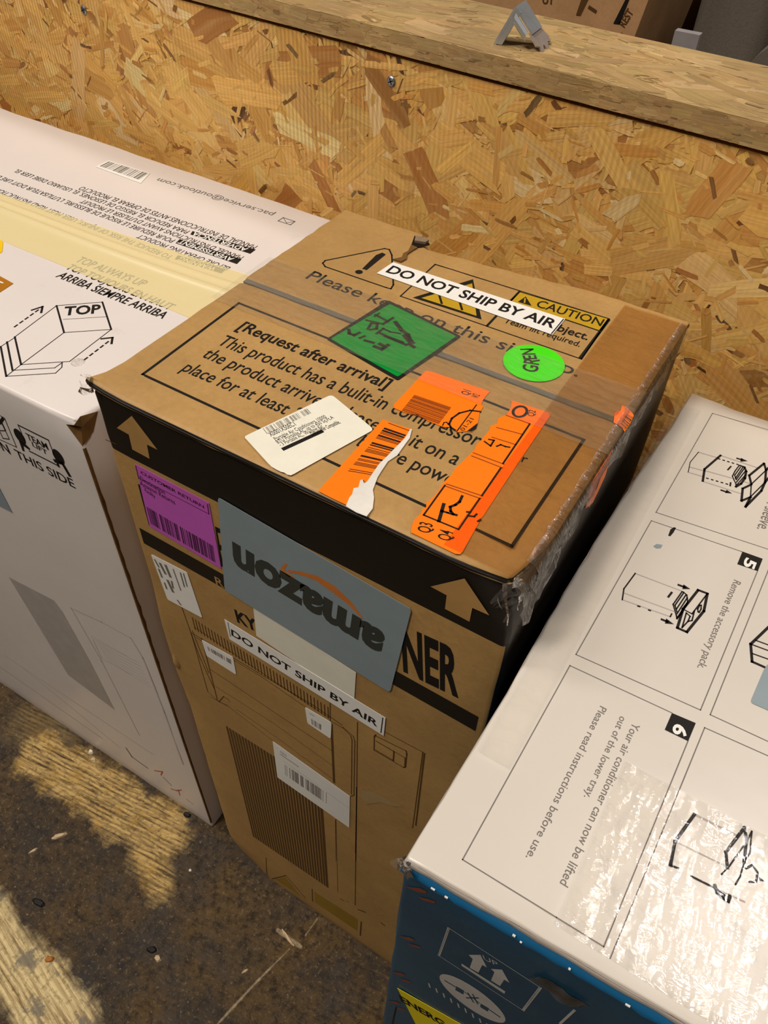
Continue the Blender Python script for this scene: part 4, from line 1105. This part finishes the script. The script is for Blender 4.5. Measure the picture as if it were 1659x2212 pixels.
def f_(a):
    t, m, w = .0006, .0009, .0017
    a.line(z6((350, 915), (385, 680), (705, 405)), w)
    a.line(z6((265, 340), (100, 540), (60, 740)), t)
    a.line(z6((1315, 975), (1275, 805), (1570, 565), (1610, 700)), w); a.line(z6((1315, 985), (1145, 1065), (1120, 1310), (1300, 1235)), w)
    a.line(z6((1315, 980), (1620, 690)), m); a.line(z6((1315, 985), (1300, 1230), (1590, 940)), m)
    a.line(z6((1300, 1235), (1200, 1430), (1515, 1110), (1590, 940), (1610, 700)), w); a.line(z6((1610, 700), (1750, 560)), w); a.line(z6((1590, 940), (1750, 740)), w)
    a.dash(z6(650, 468), z6(1110, 605), .0012, 5); a.dash(z6(415, 855), z6(900, 995), .0012, 5)
    a.line(z6((1075, 605), (990, 720), (940, 820), (975, 900), (1010, 970), (1010, 1030)), m); a.line(z6((1010, 1030), (1110, 970), (1190, 860), (1215, 720), (1180, 640), (1100, 610)), w)
    for q in (((1100, 640), (985, 800), (1010, 880)), ((1150, 640), (1000, 860)), ((1185, 650), (1015, 890)), ((1195, 720), (1020, 940)), ((1195, 800), (1030, 990))): a.line(z6(*q), m)
    a.line(z6((850, 690), (910, 625)), .0012); a.line(z6((895, 1010), (905, 950)), .0012)
    arrow(a, z6, (1040, 465), (1120, 492), [(1110, 455), (1245, 520), (1098, 530)]); arrow(a, z6, (725, 1100), (815, 1130), [(825, 1088), (935, 1165), (795, 1152)])
decal(BT, HP, 'assembly_drawing', M_ink, blue, f_)
def f_(a):
    t, m, w = .0006, .0009, .0017
    a.line(z7((255, 92), (135, 255), (118, 370)), m)
    a.line(z7((920, 268), (1018, 305), (980, 490), (800, 712), (700, 668), (760, 470)), w, True); a.line(z7((1018, 305), (855, 520), (770, 475)), m)
    a.line(z7((795, 510), (835, 545), (812, 600), (750, 665)), m, True); a.line(z7((880, 490), (855, 590), (812, 600)), m)
    a.line(z7((920, 500), (915, 470), (935, 430), (952, 428), (950, 470), (930, 505)), m, True)
    a.line(z7((750, 285), (655, 420), (690, 540), (695, 572), (740, 520), (810, 400), (800, 320), (765, 290)), m, True)
    for q in (((765, 300), (675, 430), (695, 500)), ((790, 320), (690, 470)), ((805, 350), (695, 520)), ((805, 400), (700, 560))): a.line(z7(*q), m)
    arrow(a, z7, (715, 215), (775, 237), [(765, 208), (838, 258), (752, 258)]); arrow(a, z7, (538, 580), (592, 602), [(582, 568), (664, 630), (568, 622)])
    a.line(z7((605, 340), (640, 295)), .0014); a.line(z7((285, 438), (300, 442)), .0012); a.line(z7((400, 480), (412, 484)), .0012); a.line(z7((640, 520), (625, 550)), m)
decal(BT, HP, 'assembly_drawing', M_ink, blue, f_)
def f_(a):
    t, m, w = .0006, .0009, .0017
    a.line(z7((1700, 625), (1475, 840), (1490, 1025), (1625, 1085)), w)
    for q in (((1530, 800), (1720, 870)), ((1490, 845), (1720, 930)), ((1495, 940), (1720, 1020))): a.line(z7(*q), m)
decal(BT, HP, 'assembly_drawing', M_ink, blue, f_)
def f_(a):
    t, m, w = .0006, .0009, .0017
    a.line(s1((195, 1450), (265, 1090), (555, 690)), w); a.line(s1((1050, 1490), (1025, 1255), (1305, 890), (1335, 1070), (1300, 1400)), w)
    a.line(s1((1060, 1490), (1330, 1110), (1415, 945), (1385, 1270), (1300, 1400)), m); a.line(s1((195, 1450), (310, 1500)), .0012); a.line(s1((510, 1620), (870, 1800), (1000, 1900)), .0012)
    a.line(s1((1050, 1490), (960, 1590)), m); a.line(s1((1330, 1500), (1420, 1450), (1500, 1560), (1480, 1700), (1380, 1700)), .0012)
    a.poly(s1((1520, 1620), (1620, 1700), (1530, 1690))); a.line(s1((860, 1760), (900, 1880), (980, 1940), (1060, 1990), (1085, 1920)), .0018); a.line(s1((1300, 1400), (1240, 1620), (1170, 1740)), m)
decal(BT, HP, 'assembly_drawing', M_ink, blue, f_)
def f_(a):
    a.poly(cQ((985, 1125), (1000, 1130), (980, 1165), (958, 1190), (943, 1185), (960, 1140)))
decal(BT, HP, 'black_oval', M_ink, blue, f_)
def f_(a):
    for q in (((705, 405), (1440, 650)), ((350, 920), (1110, 1165)), ((400, 710), (960, 865)), ((265, 340), (640, 450)), ((90, 635), (385, 715)), ((60, 740), (350, 825)), ((1190, 930), (1280, 965))): a.line(z6(*q), .0010)
decal(BT, HP, 'drawing_line', M_pale, blue, f_)
def f_(a):
    for q in (((255, 92), (745, 278)), ((140, 300), (660, 492)), ((118, 370), (620, 548))): a.line(z7(*q), .0008)
decal(BT, HP, 'drawing_line', M_pale, blue, f_)
def f_(a):
    a.line(s1((555, 690), (1195, 1010)), .0013); a.line(s1((270, 1100), (1050, 1480)), .0009); a.line(s1((870, 1800), (1300, 2000)), .0009)
decal(BT, HP, 'drawing_line', M_pale, blue, f_)
decal(BT, HP, 'grey_oval', M_teal, blue, lambda a: a.poly(cQ((835, 1262), (860, 1245), (903, 1252), (890, 1276), (860, 1278))))
def f_(a):
    for i in range(11):
        p = cT(555 - i * 26, 320 + i * 42); q = cT(470 - i * 22, 350 + i * 38)
        a.line([((p[0] * (1 - t) + q[0] * t), (p[1] * (1 - t) + q[1] * t)) for t in (.0, .35)], .0022, False, True, 0 if i > 1 else 1)
        a.line([((p[0] * (1 - t) + q[0] * t), (p[1] * (1 - t) + q[1] * t)) for t in (.55, 1.0)], .0020, False, True, 0)
    decal(BT, HP, 'scuff', [M_faint, M_faint], blue, f_, 'grey scuff near the left edge')
sticker(BT, HL, 'logo_label', rounded([(1720, 1375), (1652, 1442), (1620, 1518), (1720, 1562)], 8), M_teal, blue, 'corner of a grey blue label on the white top')
tape_strip('sealing_tape', BT, .40, .80, -.118, -.022, HT, M_tapeglare, blue, .0011, 140, 50, 11, 0, 'wrinkled glossy clear tape along the front')
tape_strip('sealing_tape', BT, .330, .350, -.06, .30, HT, M_edge_tape, blue, .0003, 8, 60, 12)
tuft((.3262, -.1285, ZB - .006), 5, 9, .007, [(-.8, -.5, .1), (.6, -.8, -.2), (-.2, -.9, -.4)], 'tape_tuft', 'frayed clear tape at the corner', blue)
# blue front
M_pw = plain('pale_ink', (182, 178, 170), .5)
def f_(a):
    a.line(cU((655, 705), (582, 912), (1210, 1320), (1340, 1150)), .0008, True)
    a.line([s2(1465, 668), s2(1360, 765)], .0014)
    a.line(cU((655, 705), (582, 912)), .0014); a.line(cU((1340, 1150), (1210, 1320)), .0016)
    a.poly(s2((705, 272), (790, 272), (836, 362), (803, 345), (775, 400), (713, 365), (735, 303)))
    a.poly(s2((865, 372), (945, 378), (998, 472), (960, 450), (930, 496), (866, 456), (890, 396)))
    a.poly(s2((655, 334), (968, 534), (962, 552), (654, 350)))
    a.poly([s2(733 + math.cos(t) * 236 + math.sin(t) * 12, 585 + math.cos(t) * 156 - math.sin(t) * 78) for t in [6.28318 * i / 48 for i in range(48)]])
    for i in range(9): a.line([s2(420 + i * 52, 478 + i * 36), s2(428 + i * 52, 505 + i * 36)], .0012)
    a.text('UP', s2(815, 305), s2(920, 358), .006, .0)
decal(BF, HP, 'handling_symbols', M_pw, blue, f_, 'pale printed arrows and oval')
def f_(a):
    for q in ([(615, 495), (672, 528), (668, 556), (610, 524)], [(792, 620), (852, 655), (842, 678), (788, 645)]): a.poly(s2(*q))
    a.line(s2((542, 460), (600, 495)), .002); a.line(s2((862, 670), (922, 712)), .002)
    a.line(s2((680, 540), (780, 615)), .0012); a.line(s2((690, 580), (775, 580)), .0012); a.line(s2((700, 545), (740, 610)), .0012); a.line(s2((735, 555), (770, 622)), .0012)
decal(BF, HP + .0001, 'oval_symbol', M_blue, blue, f_)
M_streak = plain('dull_orange_ink', (128, 66, 46), .5)
for dx, dy, sc in ((0, 0, 1), (-52, 370, .72), (-112, 635, .66), (-140, 850, .6)):
    P = lambda *q: cU(*[(345 + (x - 345) * sc + dx, 400 + (y - 400) * sc + dy) for x, y in q])
    decal(BF, HP, 'orange_streak', M_streak, blue, lambda a: a.poly(P((330, 396), (440, 408), (492, 432), (485, 448), (420, 436))))
    decal(BF, HP, 'orange_streak', M_streak, blue, lambda a: a.poly(P((425, 472), (500, 488), (558, 508), (550, 522), (470, 502))))
e0, e1 = BF.uv(s2(195, 508)), BF.uv(s2(640, 760)); ed = (e1 - e0).normalized() * .085; en = Vector((ed.y, -ed.x)).normalized() * .13
lb = sticker(BF, HL, 'energy_label', [e0, e0 + ed, e0 + ed + en, e0 + en], M_yellowl, blue, 'yellow label with black lettering', .0002, False)
def f_(a):
    a.text('ENERG', s2(222, 598), s2(545, 790), .013, .04); a.line(s2((186, 645), (150, 800)), .0008)
decal(BF, HL + .0001, 'lettering', M_ink, lb, f_)
tuft_c = BF.pt(BF.uv(s2(1350, 520)), .003)
def blob():
    V, F = [], []; n, m = 18, 10
    for i in range(n + 1):
        for j in range(m + 1):
            u = (i / n - .5) * .024; v = (j / m - .5) * .016
            h = .0012 + .003 * max(0, noise.noise(Vector((u * 90, v * 120, 3))) + .15)
            V.append(BF.pt(BF.uv(s2(1350, 520)) + Vector((u + v * .3, v - u * .12)), h))
    for i in range(n):
        for j in range(m):
            a = i * (m + 1) + j; F.append((a, a + m + 1, a + m + 2, a + 1))
    mesh_obj('tape_end', V, F, M_tapecrisp, blue, None, True, 'crumpled tape end on the blue front')
blob()

# ------------------------------------------------------------------ METAL BRACKET on the wall cap
LT = Face((0, 0, CAP1 + .0009), (1, 0, 0), (0, 1, 0))
def bracket():
    A = LT.pt(LT.uv((1066, 94))); B = LT.pt(LT.uv((1170, 112)))
    ab = (B - A).normalized(); wv = Vector((-ab.y, ab.x, 0)).normalized()          # away from the camera
    d = ray((1111, 17)); nrm = wv; t = (A - CAM_LOC).dot(nrm) / d.dot(nrm); P = CAM_LOC + d * t
    d2 = ray((1132, 3)); up = P.z
    t2 = (up - CAM_LOC.z) / d2.z; P2 = CAM_LOC + d2 * t2
    wid = (P2 - P).length; wv = (P2 - P).normalized()
    o = thing('metal_bracket', 'bent zinc metal bracket with a toothed end on the wall cap', 'bracket', (A + B) / 2)
    M1 = plain('galvanised_steel', (196, 200, 202), .34, .6, .55, .12)
    def plate(name, p, q, th, w0=0.0, w1=1.0, teeth=False):
        V, F = [], []; k = 8
        dn = (q - p).normalized().cross(wv).normalized() * th
        for i in range(k + 1):
            t = i / k; base = p + (q - p) * t
            a, b = base + wv * wid * w0, base + wv * wid * w1
            V += [a, b, b + dn, a + dn]
        for i in range(k):
            a = i * 4
            for j in range(4): F.append((a + j, a + (j + 1) % 4, a + 4 + (j + 1) % 4, a + 4 + j))
        F += [(3, 2, 1, 0), (k * 4, k * 4 + 1, k * 4 + 2, k * 4 + 3)]
        mesh_obj(name, V, F, M1, o)
    A_ = A; Bm = P + (B - P) * .62
    plate('upright_leg', A_, P, -.0022)
    plate('sloping_leg', P, Bm, .0018)
    # lip along the near edge of the upright leg
    V, F = [], []
    e = (P - A_).normalized(); s = ab
    pts = [A_, A_ + s * .0075, P + s * .0075 - e * .003, P]
    V += pts + [q - wv * -.0022 for q in pts]
    F += [(0, 1, 2, 3), (7, 6, 5, 4), (0, 4, 5, 1), (1, 5, 6, 2), (2, 6, 7, 3), (3, 7, 4, 0)]
    mesh_obj('lip', V, F, M1, o)
    # rolled tab below the sloping leg
    V, F = [], []; n = 10
    for i in range(n + 1):
        a = i / n * 2.4; q = P + (B - P) * .08 + Vector((0, 0, -.001))
        for t in (0, 1):
            V.append(q + (B - P) * .42 * t + Vector((0, 0, -.0045 * (1 - math.cos(a)))) - wv * .004 * math.sin(a))
    for i in range(n): F.append((2 * i, 2 * i + 1, 2 * i + 3, 2 * i + 2))
    mesh_obj('rolled_tab', V, F, M1, o, None, True)
    # toothed plate at the foot of the sloping leg
    e2 = (B - P).normalized(); g = Bm - e2 * .002
    L = (B - Bm).length + .004
    prof = [(0, 0), (0, 1), (.55, 1.25), (.8, 1.15), (.72, .9), (1.02, .72), (1.05, .55), (.78, .50), (.72, .40), (.98, .22), (.95, .05), (.72, .08), (.6, -.1), (.35, -.08)]
    V = [g + e2 * L * a + wv * wid * b + Vector((0, 0, .0004)) for a, b in prof]; n = len(V)
    dn = e2.cross(wv).normalized() * .0016
    V += [v - dn for v in V]; F = [tuple(range(n)), tuple(range(2 * n - 1, n - 1, -1))] + [(i, (i + 1) % n, n + (i + 1) % n, n + i) for i in range(n)]
    mesh_obj('toothed_end', V, F, plain('dull_steel', (188, 172, 160), .5, .5, .4, .12), o)
bracket()

# ------------------------------------------------------------------ THINGS BEYOND THE WALL
def face_at(y): return Face((0, y, 0), (1, 0, 0), (0, 0, 1))
# leaning kraft carton
M_kraft2 = kraft('kraft_board_far', (196, 150, 104))
YK = .95
FK = face_at(YK)
kr = FK.uv((1393, 20)).x; klx = kr - .42
far = thing('cardboard_box', 'brown cardboard box with dark printed bars standing beyond the wall', 'box', (kr - .2, YK + .15, 0))
V, F = [], []
sl = .16                                                 # it leans to the right
def lean(x, z): return x + sl * (z - FK.uv((1393, 20)).y)
for z in (0, 1.12):
    for x, y in ((klx, YK), (kr, YK), (kr, YK + .3), (klx, YK + .3)): V.append(Vector((lean(x, z), y, z)))
F = [(0, 3, 2, 1), (4, 5, 6, 7), (0, 1, 5, 4), (1, 2, 6, 5), (2, 3, 7, 6), (3, 0, 4, 7)]
mesh_obj('body', V, F, M_kraft2, far)
decal(FK, .0006, 'printed_bar', [M_ink, M_brownink], far, lambda a: a.poly([cV(893, -20), cV(912, -20), cV(852, 132), cV(818, 128)]))
decal(FK, .0006, 'printed_bar', [M_ink, M_brownink], far, lambda a: a.poly([cV(650, -20), cV(690, -20), cV(640, 85), cV(615, 82)], True, 1))
decal(FK, .0006, 'printed_bar', [M_ink, M_brownink], far, lambda a: a.line([cV(690, 40), cV(720, 60)], .004, False, True, 1))
decal(FK, .0006, 'printed_lettering', [M_ink, M_brownink], far, lambda a: a.text('REST', cV(878, 150), cV(930, 66), .010, .02, 1))
decal(FK, .0006, 'printed_lettering', [M_ink, M_brownink], far, lambda a: a.text('UT', cV(432, 18), cV(495, 22), .008, .03, 1))
decal(FK, .0006, 'printed_lettering', [M_ink, M_brownink], far, lambda a: a.text('A', cV(905, 205), cV(860, 178), .012, .03, 1))
# brown board
YB = 1.36
FB = face_at(YB); bx0 = FB.uv((1385, 60)).x; bx1 = FB.uv((1492, 60)).x
gx_ = bx1
bd = thing('wooden_board', 'dark brown upright board between the carton and the grey seat', 'board', ((bx0 + bx1) / 2, YB, 0))
V, F = [], []; box(V, F, (bx0 - .1, YB, 0), (gx_ + .05, YB + .04, 1.0)); mesh_obj('panel', V, F, plain('brown_laminate', (96, 62, 26), .5), bd)
V, F = [], []; box(V, F, (bx0 - .1, YB - .006, 0), (bx0 + .015, YB, 1.0)); mesh_obj('gap_shade_strip', V, F, M_dark, bd)  # near-black strip standing in for the shaded gap next to the carton
# grey upholstered seat
YG = 1.0
FG = face_at(YG); gx0 = FG.uv((1492, 60)).x
M_fab = N('grey_upholstery'); _o = M_fab.obj(); M_fab.base(M_fab.mix(M_fab.noise(300, 3, .7, _o), lin((92, 84, 74)), lin((122, 112, 100))), .9, .2); M_fab.bump(M_fab.noise(500, 2, .6, _o), .3, .001); M_fab = M_fab.m
seat = thing('armchair', 'grey upholstered armchair beyond the wall at the right edge', 'armchair', (gx0 + .3, YG + .3, 0))
crate('side_panel', [(gx0, YG), (gx0 + .10, YG + .002), (gx0 + .10, YG + .3), (gx0, YG + .3)], 0, 1.0, .02, M_fab, seat, None, None, 2, (), 0, .05)
g2 = FG.uv((1600, 100)).x
V, F = [], []
n = 16; zt = FG.uv((1640, 35)).y
for yy in (YG - .03, YG + .3):
    V += [Vector((g2 + .012, yy, .0)), Vector((g2 + .012, yy, zt - .09))]
    V += [Vector((g2 + .10 - .088 * math.cos(i / n * math.pi / 2), yy, zt - .09 + .09 * math.sin(i / n * math.pi / 2))) for i in range(n + 1)]
    V += [Vector((g2 + .45, yy, zt)), Vector((g2 + .45, yy, 0))]
m = len(V) // 2
F = [tuple(range(m)), tuple(range(2 * m - 1, m - 1, -1))] + [(i, (i + 1) % m, m + (i + 1) % m, m + i) for i in range(m)]
mesh_obj('arm', V, F, M_fab, seat)
V, F = [], []; box(V, F, (gx0 + .10, YG + .1, .0), (gx0 + .6, YG + .3, .75)); mesh_obj('gap_shade_block', V, F, M_dark, seat)  # near-black block standing in for the shade in the gap beside the arm
# pale card slip
YP = .80
FP = face_at(YP); a0 = FP.uv((1457, 70)); a1 = FP.uv((1506, 96))
V, F = [], []; box(V, F, (a0.x, YP, 0), (a1.x, YP + .012, a0.y + .002)); pc = mesh_obj('white_board', V, F, plain('pale_card', (150, 143, 140), .6)); tag(pc, 'pale grey white board edge just beyond the wall cap', 'board')

# ------------------------------------------------------------------ LITTER ON THE FLOOR
FLF = Face((0, 0, 0), (1, 0, 0), (0, 1, 0))
M_chip = plain('pale_wood_chip', (206, 180, 140), .7); M_crumb = plain('white_crumb', (232, 226, 216), .7); M_blackb = plain('black_crumb', (22, 18, 14), .7); M_orch = plain('orange_chip', (176, 112, 40), .7)
def litter(name, label, cat, px, L, w, ang, mat, seed, group=None):
    a = FLF.uv(px); r = random.Random(seed); n = 9; V, F = [], []
    L *= .75; w *= .75; h = min(w * .4, .003)
    for k, (hh, sc) in enumerate(((0, 1), (h, .7))):
        for i in range(n):
            t = 6.2832 * i / n; rr = r.uniform(.75, 1.1)
            x, y = math.cos(t) * L / 2 * rr * sc, math.sin(t) * w / 2 * rr * sc
            V.append(Vector((a.x + x * math.cos(ang) - y * math.sin(ang), a.y + x * math.sin(ang) + y * math.cos(ang), hh + (r.uniform(-.2, .2) * h if k else 0))))
    for i in range(n): F.append((i, (i + 1) % n, n + (i + 1) % n, n + i))
    F += [tuple(range(n - 1, -1, -1)), tuple(range(n, 2 * n))]
    o = mesh_obj(name, V, F, mat); tag(o, label, cat, group)
G = 'litter on the dirty floor'
litter('wood_splinter', 'pale wood splinter lying near the foot of the brown box', 'splinter', (622, 2026), .045, .006, -.32, M_chip, 1, G)
litter('wood_chip', 'pale curled wood chip between the two worn strips of floor', 'chip', (128, 1806), .030, .010, .9, M_chip, 2, G)
litter('wood_chip', 'small pale wood chip left of the curled chip', 'chip', (72, 1838), .022, .006, 1.2, M_chip, 3, G)
litter('crumb', 'white crumb at the foot of the white box', 'crumb', (197, 1624), .013, .010, .3, M_crumb, 4, G)
litter('crumb', 'cream crumb just below the white crumb by the white box', 'crumb', (202, 1641), .015, .012, .3, M_chip, 5, G)
litter('crumb', 'tiny white crumb in the open floor below the brown box corner', 'crumb', (411, 1880), .007, .006, 0, M_crumb, 6, G)
litter('crumb', 'black crumb on the floor beside a pale fleck, mid left', 'crumb', (328, 2052), .024, .014, .4, M_blackb, 7, G)
litter('wood_chip', 'pale square fleck below the black crumb', 'chip', (341, 2070), .016, .011, -.4, M_chip, 8, G)
litter('wood_chip', 'orange wood chip on the edge of the lower worn strip', 'chip', (107, 2072), .020, .012, .5, M_orch, 9, G)
litter('crumb', 'black crumb left of middle between the worn strips', 'crumb', (84, 1950), .030, .014, .1, M_blackb, 10, G)
litter('wood_chip', 'upright pale sliver near the long scratch', 'chip', (529, 2098), .014, .005, 1.1, M_chip, 11, G)
litter('crumb', 'black crumb against the lower edge of the white box', 'crumb', (404, 1760), .020, .012, .2, M_blackb, 12, G)
